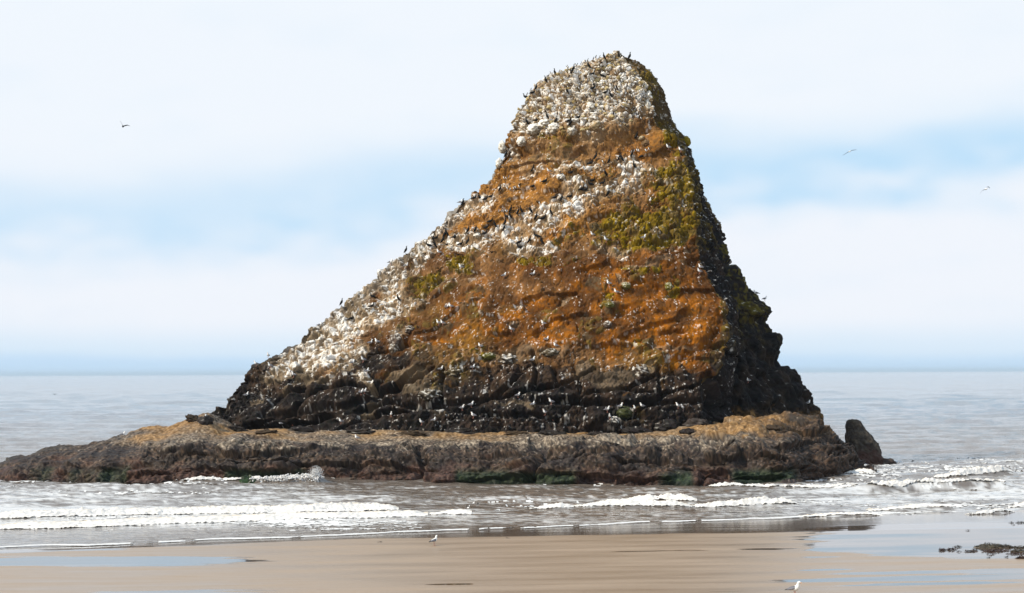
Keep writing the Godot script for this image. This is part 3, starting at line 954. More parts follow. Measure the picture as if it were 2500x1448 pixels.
func build_islet() -> void:
	var pts := [[1145, 2050, 2170], [1132, 2056, 2158], [1120, 2058, 2158], [1108, 2060, 2152], [1085, 2064, 2145], [1065, 2064, 2130], [1045, 2065, 2112], [1034, 2066, 2106], [1029, 2068, 2103], [1026, 2071, 2099], [1024, 2077, 2094]]
	var d := 146.0
	var rows := 120
	var cols := 150
	var hs := PackedFloat32Array()
	var ls := PackedFloat32Array()
	var rs := PackedFloat32Array()
	for e in pts:
		hs.push_back(at(e[1], e[0], d).y)
		ls.push_back(at(e[1], e[0], d).x)
		rs.push_back(at(e[2], e[0], d).x)
	var p := PackedVector3Array()
	var o := at(2110, 1132, d)
	o.y = 0.0
	for r in rows:
		var h := lerpf(-0.6, hs[hs.size() - 1], 1.0 - pow(1.0 - float(r) / (rows - 1), 1.3))
		var a := lut(hs, ls, h)
		var b := lut(hs, rs, h)
		for c in cols:
			var t := TAU * c / cols
			p.push_back(Vector3((a + b) * 0.5 + sin(t) * (b - a) * 0.5, h, -d + cos(t) * (b - a) * 0.45) - o)
	var n := grid_normals(p, rows, cols, true)
	var c1 := cells(111, 0.8)
	var c2 := cells(113, 2.2)
	var nf := noise(117, 2.4, 4)
	for i in p.size():
		var q := p[i]
		p[i] = q + n[i] * ((smoothstep(0.0, 0.3, c1.get_noise_3dv(q) + 1.0) - 0.7) * 0.07 + (smoothstep(0.0, 0.4, c2.get_noise_3dv(q) + 1.0) - 0.7) * 0.04 + nf.get_noise_3dv(q) * 0.06)
	n = grid_normals(p, rows, cols, true)
	var col := PackedColorArray()
	for i in p.size():
		var f := nf.get_noise_3dv(p[i] * 1.7)
		var g := nf.get_noise_3dv(p[i] * 0.5 + Vector3(9, 0, 0))
		var cc := Color(0.036, 0.030, 0.026).lerp(Color(0.075, 0.060, 0.045), clampf(0.4 + g * 1.5, 0, 1))
		cc = cc.lerp(Color(0.060, 0.034, 0.027), smoothstep(1.4, 0.3, p[i].y + g))
		var tone := 1.0 + 0.6 * f
		col.push_back(Color(cc.r * tone, cc.g * tone, cc.b * tone))
	var root := root_of("sea_rock", o)
	put("rock_body", grid_mesh(p, n, col, rows, cols, true), mats.rock, root)
	var toe := put("boulder", boulder_mesh(1777, Vector3(1.5, 0.8, 1.2), Color(0.06, 0.045, 0.038), 0.0), mats.rock, root)
	toe.position = at(2166, 1132, d - 0.3) - o
	tag(root, "small dark leaning rock standing alone in the surf beside the sea stack", "rock")

# ---------------------------------------------------------------- sea and shore
var swell := []     # breakers: x0, d0, x1, d1, height, run, ragged, seaward width

func breaker_env(b: Array, x: float) -> float:
	return smoothstep(b[0] - 0.5, b[0] + 2.5, x) * smoothstep(b[2] + 0.5, b[2] - 1.0, x)

func breaker_d(b: Array, x: float) -> float:
	return lerpf(b[1], b[3], (x - b[0]) / (b[2] - b[0])) + n_line.get_noise_2d(x * 0.5, b[1] * 3.0) * 0.9 + n_line.get_noise_2d(x * 2.0, b[1] * 3.0) * 0.25

var n_line := noise(131, 0.12, 2)
var n_sea1 := noise(137, 1.0, 2)
var n_sea2 := noise(139, 1.0, 3)
var n_sand := noise(149, 1.0, 3)

func wet_edge(x: float) -> float:   # how far up the sand the last wave has wetted it
	return minf(81.0 + minf(0.0, x + 8.0) * 0.33, waterline(x) - 2.5)

func sand_height(x: float, d: float) -> float:
	var s := waterline(x) - d
	var dw := wet_edge(x)
	var h := 0.03 * (s + minf(0.0, d - dw)) + 0.006 * maxf(0.0, dw - d)
	return h + n_sand.get_noise_2d(x * 0.05, d * 0.16) * 0.012

func sea_height(x: float, d: float) -> float:
	var a := smoothstep(84.0, 112.0, d)
	var far := smoothstep(150.0, 420.0, d)
	var h := n_sea1.get_noise_2d(x * 0.035, d * 0.13) * 0.34 * a * (1.0 + far) + n_sea1.get_noise_2d(x * 0.16 + 40.0, d * 0.42) * 0.15 * a
	h += n_sea2.get_noise_2d(x * 0.5, d * 1.1) * (0.016 + 0.055 * a)
	if d > 150.0:
		h += n_sea1.get_noise_2d(x * 0.013 + 11.0, d * 0.045) * 0.55 * far + n_sea2.get_noise_2d(x * 0.06, d * 0.22) * 0.16 * far
	for b in swell:
		if x < b[0] - 1.0 or x > b[2] + 1.0:
			continue
		var dc := breaker_d(b, x)
		var s := d - dc
		if s > 6.0 or s < -3.0:
			continue
		h += b[4] * breaker_env(b, x) * (exp(-s * s / (b[7] * b[7])) if s > 0.0 else exp(-s * s / 0.20))
	return h

func build_sea() -> void:
	# x0 y0 x1 y1 (photo), crest height, how far the foam runs, raggedness, width of the back of the wave
	for b in [
		[-60, 1264, 975, 1243, 0.27, 1.0, 0.45, 1.6], [-60, 1292, 1045, 1258, 0.20, 1.2, 0.55, 1.3], [1045, 1258, 1152, 1256, 0.22, 0.6, 0.4, 1.0], [1275, 1249, 1400, 1246, 0.22, 0.5, 0.5, 1.0],
		[1392, 1244, 1690, 1242, 0.26, 0.6, 0.45, 1.1], [1680, 1241, 1946, 1233, 0.32, 0.6, 0.35, 1.2], [1475, 1222, 1702, 1223, 0.36, 0.6, 0.65, 1.4], [410, 1184, 800, 1180, 0.32, 0.3, 0.6, 2.0],
		[2060, 1163, 2135, 1162, 0.35, 0.8, 0.4, 1.5], [2280, 1166, 2470, 1158, 0.38, 0.5, 0.6, 1.8], [1950, 1262, 2150, 1258, 0.16, 0.4, 0.9, 1.0], [2120, 1246, 2330, 1240, 0.16, 0.4, 0.9, 1.0], [2330, 1262, 2470, 1252, 0.20, 0.4, 0.8, 1.0],
		[1700, 1198, 2100, 1192, 0.28, 0.3, 1.1, 1.5], [2050, 1197, 2480, 1190, 0.42, 0.3, 1.1, 1.6], [2450, 1240, 2560, 1232, 0.2, 0.5, 0.6, 1.2]]:
		var p0 := on_sea(b[0], b[1])
		var p1 := on_sea(b[2], b[3])
		swell.push_back([p0.x, -p0.z, p1.x, -p1.z, b[4], b[5], b[6], b[7]])
	var ds := PackedFloat32Array()
	var d := 62.0
	while d < 45000.0:
		ds.push_back(d)
		d += maxf(0.20, d * d / 33000.0 * (0.75 if d < 160.0 else 1.1))
	var rows := ds.size()
	var cols := int(700 * Q)
	var p := PackedVector3Array()
	p.resize(rows * cols)
	var wcol := PackedColorArray()
	wcol.resize(rows * cols)
	var nl := noise(263, 1.0, 4)
	nl.fractal_type = FastNoiseLite.FRACTAL_RIDGED
	var nm := noise(269, 1.0, 3)
	var murk := Color(0.135, 0.112, 0.092)
	for r in rows:
		var dd := ds[r]
		var half := 42.0 + 0.42 * maxf(dd - 100.0, 0.0)
		var fade := smoothstep(2500.0, 700.0, dd)
		for c in cols:
			var x := lerpf(-half, half, float(c) / (cols - 1))
			p[r * cols + c] = Vector3(x, sea_height(x, dd) * fade if dd < 2500.0 else 0.0, -dd)
			var cc := murk.lerp(Color(0.125, 0.165, 0.215), smoothstep(118.0, 400.0, dd))
			if dd < 260.0:
				var m := nm.get_noise_2d(x * 0.05, dd * 0.12)
				var fl := nl.get_noise_2d(x * 0.30 + m * 2.0, dd * 0.9) * 0.5 + nm.get_noise_2d(x * 1.4, dd * 3.0) * 0.35
				var much := 0.30 * smoothstep(126.0, 112.0, dd) * smoothstep(84.0, 92.0, dd) + 0.34 * smoothstep(14.0, 22.0, x) * smoothstep(96.0, 106.0, dd) * smoothstep(175.0, 140.0, dd)
				much += 0.30 * smoothstep(86.0, 90.0, dd) * smoothstep(104.0, 98.0, dd) * smoothstep(6.0, -4.0, x)
				much += 0.22 * smoothstep(128.0, 118.0, dd) * smoothstep(-6.0, -16.0, x) * smoothstep(88.0, 95.0, dd)
				cc = cc.lerp(Color(0.66, 0.66, 0.65), smoothstep(0.30, 0.78, fl + much + m * 0.35 - 0.12) * 0.85 * smoothstep(0.0, 0.12, much))
			wcol[r * cols + c] = cc
	var n := grid_normals(p, rows, cols, false)
	var o := put("sea", grid_mesh(p, n, wcol, rows, cols, false), mats.water)
	o.set_meta("kind", "structure")
	# the foam of each breaker is ridden by the wave it belongs to
	var names := [
		"long white breaker nearest the rock's west end, seaward of a second foam line", "lower long white breaker rolling onto the sand below the first one", "short stub of foam at the end of the lower long breaker", "thin low foam crest between the long breaker and the middle waves",
		"middle white wave breaking in front of the rock's centre", "white wave with a steep open shoulder breaking before the rock's right half", "tall tumbling wave with brown curl, closest to the rock's foot", "wave washing green weed along the foot of the shelf",
		"foam surge curling round the rock's right tip", "white crest breaking far out beyond the small sea rock", "small ragged crest below the rock's right tip", "small ragged crest in the right-hand shallows, second row", "low foam crest in the right-hand shallows, just above the weed",
		"faint foam streak on the swell below the rock's right foot", "dark unbroken swell with a thin white lip at the right", "small foam crest at the picture's right border"]
	var k := 0
	var n_f := noise(151, 1.0, 4)
	var n_g := noise(157, 2.2, 3)
	for b in swell:
		var len_: float = b[2] - b[0]
		var fc := int(len_ / 0.075)
		var fr := 30
		var fp := PackedVector3Array()
		fp.resize(fc * fr)
		var skip := PackedByteArray()
		skip.resize(fc * fr)
		var col := PackedColorArray()
		col.resize(fc * fr)
		var origin := Vector3((b[0] + b[2]) * 0.5, 0, -(b[1] + b[3]) * 0.5)
		for r in fr:
			var w := float(r) / (fr - 1)
			for c in fc:
				var x: float = b[0] + len_ * c / (fc - 1)
				var dc := breaker_d(b, x)
				var env := breaker_env(b, x)
				var dd := lerpf(dc - b[5], dc + 0.45, w)
				var lump := n_f.get_noise_2d(x * 1.1, dd * 1.6 + b[1])
				var fine := n_g.get_noise_2d(x * 1.6, dd * 2.2)
				var body := sin(clampf(w, 0, 1) * PI * 0.78 + 0.35)
				var y: float = sea_height(x, dd) + b[4] * env * 0.12 * body + (lump * 0.16 + absf(n_f.get_noise_2d(x * 2.3, dd * 2.6)) * 0.16) * body * (0.3 + env) * smoothstep(0.1, 0.4, b[4]) + fine * 0.07
				var i := r * fc + c
				fp[i] = Vector3(x, y + 0.01, -dd) - origin
				var edge := minf(w * 3.0, (1.0 - w) * 6.0)
				var keep: float = clampf(edge, 0, 1) * (0.25 + env) * 1.1 - 0.35 - b[6] * (0.35 + n_f.get_noise_2d(x * 0.35, dd * 0.5 + 30.0) * 1.1) + lump * 0.5 + fine * 0.25
				skip[i] = 1 if keep < 0.0 else 0
				var warm := smoothstep(0.55, 0.9, w) * 0.6 + lump * 0.3
				col[i] = Color(0.66, 0.645, 0.62).lerp(Color(0.50, 0.41, 0.28), clampf(warm, 0, 0.7))
		var fn := grid_normals(fp, fr, fc, false)
		var mesh := grid_mesh(fp, fn, col, fr, fc, false, PackedVector2Array(), skip)
		if mesh:
			var f := put("breaking_wave", mesh, mats.foam)
			f.position = origin
			tag(f, names[k], "wave", "waves breaking on the shore")
		k += 1
	# lace of spent foam between the waves: x0 y0 x1 y1 (photo), how much
	var foam := root_of("sea_foam")
	foam.set_meta("kind", "stuff")
	for a in [
		[-80, 1245, 1100, 1310, 0.30], [-80, 1180, 560, 1215, 0.2], [1100, 1215, 1500, 1255, 0.25], [2050, 1112, 2560, 1170, 0.38], [2060, 1150, 2200, 1175, 0.5],
		[1900, 1172, 2560, 1200, 0.22], [1950, 1215, 2560, 1268, 0.25], [1880, 1168, 2080, 1184, 0.45], [400, 1172, 820, 1184, 0.5], [-80, 1172, 240, 1182, 0.45], [1300, 1176, 1700, 1188, 0.3]]:
		lace(foam, a[0], a[1], a[2], a[3], a[4])
	swash(foam)
	splash()

func lace(foam: Node3D, px0: float, py0: float, px1: float, py1: float, much: float) -> void:
	var d1 := -on_sea((px0 + px1) * 0.5, py0).z
	var d0 := -on_sea((px0 + px1) * 0.5, py1).z
	var x0 := on_sea(px0, (py0 + py1) * 0.5).x
	var x1 := on_sea(px1, (py0 + py1) * 0.5).x
	var fc := int((x1 - x0) / 0.07)
	var fr := int((d1 - d0) / 0.11)
	var nf := noise(163, 1.0, 4)
	nf.fractal_type = FastNoiseLite.FRACTAL_RIDGED
	var ng := noise(167, 1.0, 3)
	var fp := PackedVector3Array()
	fp.resize(fc * fr)
	var skip := PackedByteArray()
	skip.resize(fc * fr)
	for r in fr:
		for c in fc:
			var x := lerpf(x0, x1, float(c) / (fc - 1))
			var d := lerpf(d0, d1, float(r) / (fr - 1))
			var i := r * fc + c
			var edge := minf(minf(r, fr - 1 - r) / (fr * 0.25), minf(c, fc - 1 - c) / (fc * 0.08))
			var v := nf.get_noise_2d(x * 0.22 + ng.get_noise_2d(x * 0.3, d * 0.3) * 0.5, d * 0.55) * 0.55 + ng.get_noise_2d(x * 0.09, d * 0.2) * 0.55 + ng.get_noise_2d(x * 1.6, d * 2.6) * 0.42 + ng.get_noise_2d(x * 5.0, d * 7.0) * 0.20
			var keep := v - (1.0 - much) * 0.95 + 0.16 - maxf(0.0, 1.0 - edge) * 0.6
			skip[i] = 1 if keep < 0.0 else 0
			fp[i] = Vector3(x, 0.0, -d)
			if keep > -0.4:
				fp[i].y = sea_height(x, d) + 0.015 + 0.04 * clampf(keep, 0, 1) + ng.get_noise_2d(x * 3.0, d * 3.0) * 0.02
	var mesh := grid_mesh(fp, grid_normals(fp, fr, fc, false), PackedColorArray(), fr, fc, false, PackedVector2Array(), skip)
	if mesh:
		var f := put("foam_lace", mesh, mats.foam_white, foam)
		f.set_meta("kind", "stuff")

func swash(foam: Node3D) -> void:   # the thin white edge where the last wave runs out
	var st_p := PackedVector3Array()
	var x0 := -32.0
	var x1 := 22.0
	var fc := 900
	var fr := 6
	var ng := noise(173, 1.0, 3)
	var skip := PackedByteArray()
	for r in fr:
		for c in fc:
			var x := lerpf(x0, x1, float(c) / (fc - 1))
			var d := waterline(x) + 0.25 + ng.get_noise_2d(x * 0.15, 0.0) * 0.9 + ng.get_noise_2d(x * 0.9, 4.0) * 0.15
			var w := 0.30 + 0.22 * ng.get_noise_2d(x * 0.4, 9.0)
			var dd := d + w * 1.6 * r / (fr - 1)
			st_p.push_back(Vector3(x, maxf(sand_height(x, dd), 0.0) + 0.03 + 0.035 * sin(PI * r / (fr - 1)) + ng.get_noise_2d(x * 5.0, dd * 5.0) * 0.01, -dd))
			skip.push_back(1 if ng.get_noise_2d(x * 0.6, 20.0 + dd * 0.4) < -0.28 else 0)
	var f := put("swash_edge", grid_mesh(st_p, grid_normals(st_p, fr, fc, false), PackedColorArray(), fr, fc, false, PackedVector2Array(), skip), mats.foam_white, foam)
	f.set_meta("kind", "stuff")

func splash() -> void:   # a burst of spray against the shelf
	var o := at(772, 1178, 123.0)
	o.y = 0.2
	var st := SurfaceTool.new()
	st.begin(Mesh.PRIMITIVE_TRIANGLES)
	rng.seed = 99
	var drop := SphereMesh.new()
	drop.radius = 0.5
	drop.height = 1.0
	drop.radial_segments = 6
	drop.rings = 3
	for k in 1100:
		var a := rng.randfn(0.0, 0.5)
		var reach := pow(rng.randf(), 0.8) * 1.15
		var q := Vector3(sin(a) * reach * 0.55 + rng.randfn(0, 0.08), cos(a) * reach - 0.1, rng.randfn(0, 0.15))
		var s := lerpf(0.13, 0.025, clampf(reach / 1.1, 0, 1)) * rng.randf_range(0.4, 1.2)
		st.append_from(drop, 0, Transform3D(Basis.from_scale(Vector3(s * 0.8, s * 1.5, s * 0.8)), q))
	for k in 420:
		var x := rng.randf_range(-4.5, 0.2)
		var top := 0.18 + 0.28 * exp(-pow((x + 1.2) / 1.6, 2.0)) + 0.1 * rng.randf()
		var s := rng.randf_range(0.03, 0.12)
		st.append_from(drop, 0, Transform3D(Basis.from_scale(Vector3(s * 1.5, s, s)), Vector3(x, rng.randf() * top, rng.randfn(0, 0.2))))
	var f := put("wave_splash", st.commit(), mats.foam_white)
	f.position = o
	tag(f, "burst of white spray where a wave hits the green foot of the shelf", "splash")

func build_beach() -> void:
	var ds := PackedFloat32Array()
	var d := -80.0
	while d < 150.0:
		ds.push_back(d)
		d += 6.0 if d < 34.0 else 0.22 if d < 96.0 else 2.0
	var rows := ds.size()
	var cols := 420
	var p := PackedVector3Array()
	var uv := PackedVector2Array()
	for r in rows:
		for c in cols:
			var s := lerpf(-1.0, 1.0, float(c) / (cols - 1))
			var x := s * 46.0 if absf(s) < 0.93 else signf(s) * (42.78 + (absf(s) - 0.93) * 1600.0)
			p.push_back(Vector3(x, sand_height(x, ds[r]), -ds[r]))
			uv.push_back(Vector2((x + 34.0) / 68.0, (ds[r] - 44.0) / 52.0))
	# wetness over the beach as a picture, 68 m by 52 m
	var w := 1024
	var h := 1024
	var albedo := Image.create(w, h, false, Image.FORMAT_RGB8)
	var rough := Image.create(w, h, false, Image.FORMAT_L8)
	var wet := []
	for e in [
		[60, 1341, 270, 8, 1.0], [200, 1371, 440, 12, 1.0], [700, 1364, 330, 6, 0.32], [640, 1446, 560, 7, 0.6], [1730, 1343, 270, 2.5, 0.75], [2290, 1330, 230, 24, 1.5], [2120, 1340, 120, 12, 1.1],
		[2420, 1305, 330, 30, 1.6], [2250, 1398, 240, 4, 0.95], [2300, 1412, 340, 6, 1.1], [2120, 1415, 190, 5, 0.95], [2260, 1425, 210, 4, 0.8], [2440, 1395, 120, 8, 0.95], 
		[1100, 1427, 60, 2, 0.8],
		[2010, 1391, 80, 2, 0.8], [2000, 1360, 60, 3, 0.7], [2200, 1357, 120, 3, 0.7]]:
		var c := on_beach(e[0], e[1])
		wet.push_back([c.x, -c.z, e[2] * -c.z / F, e[3] * c.z * c.z / (F * 7.0), e[4]])
	var base := PackedFloat32Array()
	base.resize(w * h)
	for e in wet:
		for iy in range(maxi(0, int((e[1] - e[3] * 2.0 - 44.0) / 52.0 * h)), mini(h - 1, int((e[1] + e[3] * 2.0 - 44.0) / 52.0 * h)) + 1):
			var dy: float = (44.0 + 52.0 * (iy + 0.5) / h - e[1]) / e[3]
			for ix in range(maxi(0, int((e[0] - e[2] * 2.0 + 34.0) / 68.0 * w)), mini(w - 1, int((e[0] + e[2] * 2.0 + 34.0) / 68.0 * w)) + 1):
				var dx: float = (-34.0 + 68.0 * (ix + 0.5) / w - e[0]) / e[2]
				var v: float = e[4] * smoothstep(2.0, 0.4, sqrt(dx * dx + dy * dy))
				if v > base[iy * w + ix]:
					base[iy * w + ix] = v
	var n_a := noise(181, 1.0, 3)
	var n_b := noise(191, 1.0, 2)
	for iy in h:
		var dd := 44.0 + 52.0 * (iy + 0.5) / h
		for ix in w:
			var x := -34.0 + 68.0 * (ix + 0.5) / w
			var t := n_a.get_noise_2d(x * 0.10, dd * 0.55)
			var f := n_b.get_noise_2d(x * 0.5, dd * 2.2)
			var v := base[iy * w + ix] + t * 0.42 + f * 0.16
			var damp := 0.20 + 0.22 * t + 0.05 * f + 0.12 * smoothstep(0.0, 14.0, x) * smoothstep(66.0, 50.0, dd)
			var wl := wet_edge(x) + n_b.get_noise_2d(x * 0.12, 3.0) * 0.5
			var edge := smoothstep(wl - 0.5, wl + 0.3, dd + f * 0.15)
			var k := maxf(smoothstep(0.55, 0.75, v), edge)
			k = maxf(k, clampf(damp, 0.0, 0.5))
			var g := 1.0 + 0.045 * f + 0.06 * n_b.get_noise_2d(x * 3.0, dd * 4.0)
			var c := Color(0.315 * g, 0.226 * g, 0.146 * g).lerp(Color(0.085, 0.062, 0.044), k)
			albedo.set_pixel(ix, iy, c.linear_to_srgb())
			var ro := lerpf(0.62, 0.05 if edge < 0.5 or v > 0.55 else 0.12, sqrt(clampf(k, 0, 1)))
			rough.set_pixel(ix, iy, Color(ro, ro, ro))
	var m := StandardMaterial3D.new()
	m.albedo_texture = ImageTexture.create_from_image(albedo)
	m.roughness = 1.0
	m.roughness_texture = ImageTexture.create_from_image(rough)
	m.roughness_texture_channel = BaseMaterial3D.TEXTURE_CHANNEL_RED
	m.texture_repeat = false
	m.metallic_specular = 0.5
	var o := put("sand_beach", grid_mesh(p, grid_normals(p, rows, cols, false), PackedColorArray(), rows, cols, false, uv), m)
	o.set_meta("kind", "structure")

# ---------------------------------------------------------------- birds
# a body: rings along a spine in the x-y plane, tail to head; each ring is x, y, half width, half height
func loft(rings: Array, back: Array, belly: Array, segs := 10, split := 0.1) -> ArrayMesh:
	var p := PackedVector3Array()
	var col := PackedColorArray()
	var m := rings.size()
	for r in m:
		var a: Array = rings[maxi(r - 1, 0)]
		var b: Array = rings[mini(r + 1, m - 1)]
		var t := Vector2(b[0] - a[0], b[1] - a[1]).normalized()
		var nn := Vector3(-t.y, t.x, 0)
		for c in segs:
			var ang := TAU * c / segs
			p.push_back(Vector3(rings[r][0], rings[r][1], 0) + nn * rings[r][3] * cos(ang) + Vector3(0, 0, rings[r][2] * sin(ang)))
			col.push_back(back[r] if cos(ang) > split else belly[r])
	var n := grid_normals(p, m, segs, true)
	for i in n.size():
		var r := i / segs
		var o: Vector3 = p[i] - Vector3(rings[r][0], rings[r][1], 0)
		if n[i].length() < 0.1:
			n[i] = o.normalized()
		elif n[i].dot(o) < 0.0:
			n[i] = -n[i]
	return grid_mesh(p, n, col, m, segs, true)

func same(c: Color, n: int) -> Array:
	var a := []
	a.resize(n)
	a.fill(c)
	return a

# a thin curved blade (wing, tail): list of points with half chords, thickness
func blade(pts: Array, chord: Vector3, thick_: float, tip: Color, base: Color, dark_from := 0.7) -> ArrayMesh:
	var p := PackedVector3Array()
	var col := PackedColorArray()
	var up := Vector3.UP
	var m := pts.size()
	for r in m:
		var c: Vector3 = pts[r][0]
		var w: float = pts[r][1]
		var a: Vector3 = pts[maxi(r - 1, 0)][0]
		var b: Vector3 = pts[mini(r + 1, m - 1)][0]
		up = (b - a).cross(chord).normalized()
		for e in [[1.0, 0.0], [0.4, 0.8], [-0.4, 1.0], [-1.0, 0.0], [-0.4, -0.6], [0.4, -0.6]]:
			p.push_back(c + chord * w * e[0] + up * thick_ * e[1] * (1.0 if r < m - 1 else 0.3))
			col.push_back(tip if float(r) / (m - 1) >= dark_from else base)
	var n := grid_normals(p, m, 6, true)
	for i in n.size():
		var o: Vector3 = p[i] - pts[i / 6][0]
		if n[i].dot(o) < 0.0:
			n[i] = -n[i]
	return grid_mesh(p, n, col, m, 6, true)

func leg_mesh(from: Vector3, to: Vector3, r: float, c: Color) -> ArrayMesh:
	var st := SurfaceTool.new()
	st.begin(Mesh.PRIMITIVE_TRIANGLES)
	var cy := CylinderMesh.new()
	cy.top_radius = r
	cy.bottom_radius = r * 0.8
	cy.height = from.distance_to(to)
	cy.radial_segments = 6
	cy.rings = 1
	st.append_from(cy, 0, Transform3D(Basis(Quaternion(Vector3.UP, (from - to).normalized())), (from + to) * 0.5))
	var foot := PrismMesh.new()
	foot.size = Vector3(r * 7.0, r * 9.0, r * 1.2)
	st.append_from(foot, 0, Transform3D(Basis.from_euler(Vector3(PI / 2, 0, 0)) * Basis.from_euler(Vector3(0, 0, PI / 2)), to + Vector3(r * 3.0, r * 0.5, 0)))
	return st.commit()

func beak_mesh(from: Vector3, to: Vector3, r: float) -> ArrayMesh:
	var st := SurfaceTool.new()
	st.begin(Mesh.PRIMITIVE_TRIANGLES)
	var cy := CylinderMesh.new()
	cy.top_radius = r * 0.25
	cy.bottom_radius = r
	cy.height = from.distance_to(to)
	cy.radial_segments = 7
	cy.rings = 2
	st.append_from(cy, 0, Transform3D(Basis(Quaternion(Vector3.UP, (to - from).normalized())), (from + to) * 0.5))
	return st.commit()

var proto := {}

func bird_root(called: String) -> Node3D:
	var o := Node3D.new()
	o.name = called
	return o

func make_gull(sitting: bool) -> Node3D:
	var o := bird_root("gull")
	var w := Color(0.80, 0.80, 0.78)
	var rings := [[-0.23, 0.195, 0.012, 0.010], [-0.19, 0.205, 0.035, 0.030], [-0.12, 0.222, 0.066, 0.058], [-0.03, 0.235, 0.088, 0.080], [0.045, 0.252, 0.090, 0.088], [0.095, 0.292, 0.074, 0.078], [0.118, 0.345, 0.052, 0.058],
		[0.124, 0.388, 0.042, 0.046], [0.134, 0.425, 0.043, 0.046], [0.158, 0.444, 0.041, 0.040], [0.186, 0.438, 0.030, 0.028], [0.202, 0.432, 0.016, 0.017]]
	put("body", loft(rings, same(w, 12), same(w, 12), 14), mats.feather, o)
	for s in [-1.0, 1.0]:
		var wing := blade([[Vector3(0.07, 0.285, s * 0.060), 0.030], [Vector3(0.03, 0.278, s * 0.086), 0.058], [Vector3(-0.05, 0.262, s * 0.092), 0.066], [Vector3(-0.14, 0.240, s * 0.070), 0.052], [Vector3(-0.21, 0.218, s * 0.040), 0.034], [Vector3(-0.27, 0.198, s * 0.022), 0.020], [Vector3(-0.33, 0.180, s * 0.010), 0.006]],
			Vector3(0.15, 0.95, -s * 0.45).normalized(), 0.012, Color(0.03, 0.028, 0.03), Color(0.155, 0.155, 0.175), 0.74)
		put("wing", wing, mats.feather, o)
	put("tail", blade([[Vector3(-0.17, 0.20, 0), 0.030], [Vector3(-0.23, 0.192, 0), 0.036], [Vector3(-0.29, 0.184, 0), 0.034]], Vector3(0, 0, 1), 0.008, w, w, 2.0), mats.feather, o)
	put("beak", beak_mesh(Vector3(0.195, 0.434, 0), Vector3(0.252, 0.424, 0), 0.013), mats.beak, o)
	for s in [-1.0, 1.0]:
		var eye := SphereMesh.new()
		eye.radius = 0.006
		eye.height = 0.012
		eye.radial_segments = 6
		eye.rings = 3
		put("eye", eye, mats.black, o).position = Vector3(0.172, 0.449, s * 0.036)
	if not sitting:
		for s in [-1.0, 1.0]:
			put("leg", leg_mesh(Vector3(0.005, 0.185, s * 0.035), Vector3(0.015, 0.0, s * 0.035), 0.009, Color.WHITE), mats.gull_leg, o)
	return o

func make_cormorant(sitting: bool) -> Node3D:
	var o := bird_root("cormorant")
	var k := Color(0.012, 0.012, 0.014)
	var rings: Array
	if sitting:
		rings = [[-0.34, 0.07, 0.01, 0.01], [-0.26, 0.09, 0.05, 0.04], [-0.14, 0.125, 0.10, 0.085], [0.0, 0.15, 0.125, 0.11], [0.10, 0.185, 0.105, 0.10], [0.165, 0.25, 0.062, 0.065], [0.185, 0.32, 0.04, 0.042], [0.185, 0.38, 0.036, 0.038], [0.20, 0.425, 0.038, 0.04], [0.235, 0.44, 0.03, 0.03], [0.262, 0.437, 0.014, 0.014]]
	else:
		rings = [[-0.20, 0.085, 0.012, 0.012], [-0.155, 0.13, 0.05, 0.045], [-0.095, 0.215, 0.092, 0.082], [-0.03, 0.32, 0.115, 0.105], [0.025, 0.42, 0.105, 0.10], [0.055, 0.505, 0.068, 0.072], [0.055, 0.57, 0.043, 0.046], [0.045, 0.63, 0.036, 0.038], [0.05, 0.68, 0.038, 0.04], [0.082, 0.71, 0.034, 0.034], [0.115, 0.71, 0.015, 0.015]]
	put("body", loft(rings, same(k, 11), same(k, 11), 12), mats.feather, o)
	for s in [-1.0, 1.0]:
		var pts := [[Vector3(0.03, 0.46, s * 0.085), 0.03], [Vector3(-0.02, 0.38, s * 0.118), 0.075], [Vector3(-0.09, 0.27, s * 0.10), 0.075], [Vector3(-0.16, 0.17, s * 0.06), 0.045], [Vector3(-0.21, 0.10, s * 0.03), 0.012]]
		if sitting:
			pts = [[Vector3(0.09, 0.20, s * 0.10), 0.03], [Vector3(0.0, 0.185, s * 0.128), 0.075], [Vector3(-0.12, 0.15, s * 0.105), 0.07], [Vector3(-0.24, 0.11, s * 0.06), 0.04], [Vector3(-0.32, 0.085, s * 0.03), 0.012]]
		put("wing", blade(pts, Vector3(0.55, 0.8, -s * 0.2).normalized() if not sitting else Vector3(0.1, 0.95, -s * 0.3).normalized(), 0.012, k, Color(0.018, 0.018, 0.017), 2.0), mats.feather, o)
	if sitting:
		put("tail", blade([[Vector3(-0.28, 0.085, 0), 0.03], [Vector3(-0.38, 0.075, 0), 0.045], [Vector3(-0.47, 0.07, 0), 0.04]], Vector3(0, 0, 1), 0.008, k, k, 2.0), mats.feather, o)
		put("beak", beak_mesh(Vector3(0.255, 0.438, 0), Vector3(0.335, 0.43, 0), 0.010), mats.black, o)
	else:
		put("tail", blade([[Vector3(-0.15, 0.12, 0), 0.03], [Vector3(-0.21, 0.05, 0), 0.045], [Vector3(-0.25, 0.0, 0), 0.04]], Vector3(0, 0, 1), 0.008, k, k, 2.0), mats.feather, o)
		put("beak", beak_mesh(Vector3(0.108, 0.71, 0), Vector3(0.19, 0.715, 0), 0.010), mats.black, o)
		for s in [-1.0, 1.0]:
			put("leg", leg_mesh(Vector3(-0.06, 0.17, s * 0.045), Vector3(-0.03, 0.0, s * 0.045), 0.012, k), mats.black, o)
	return o

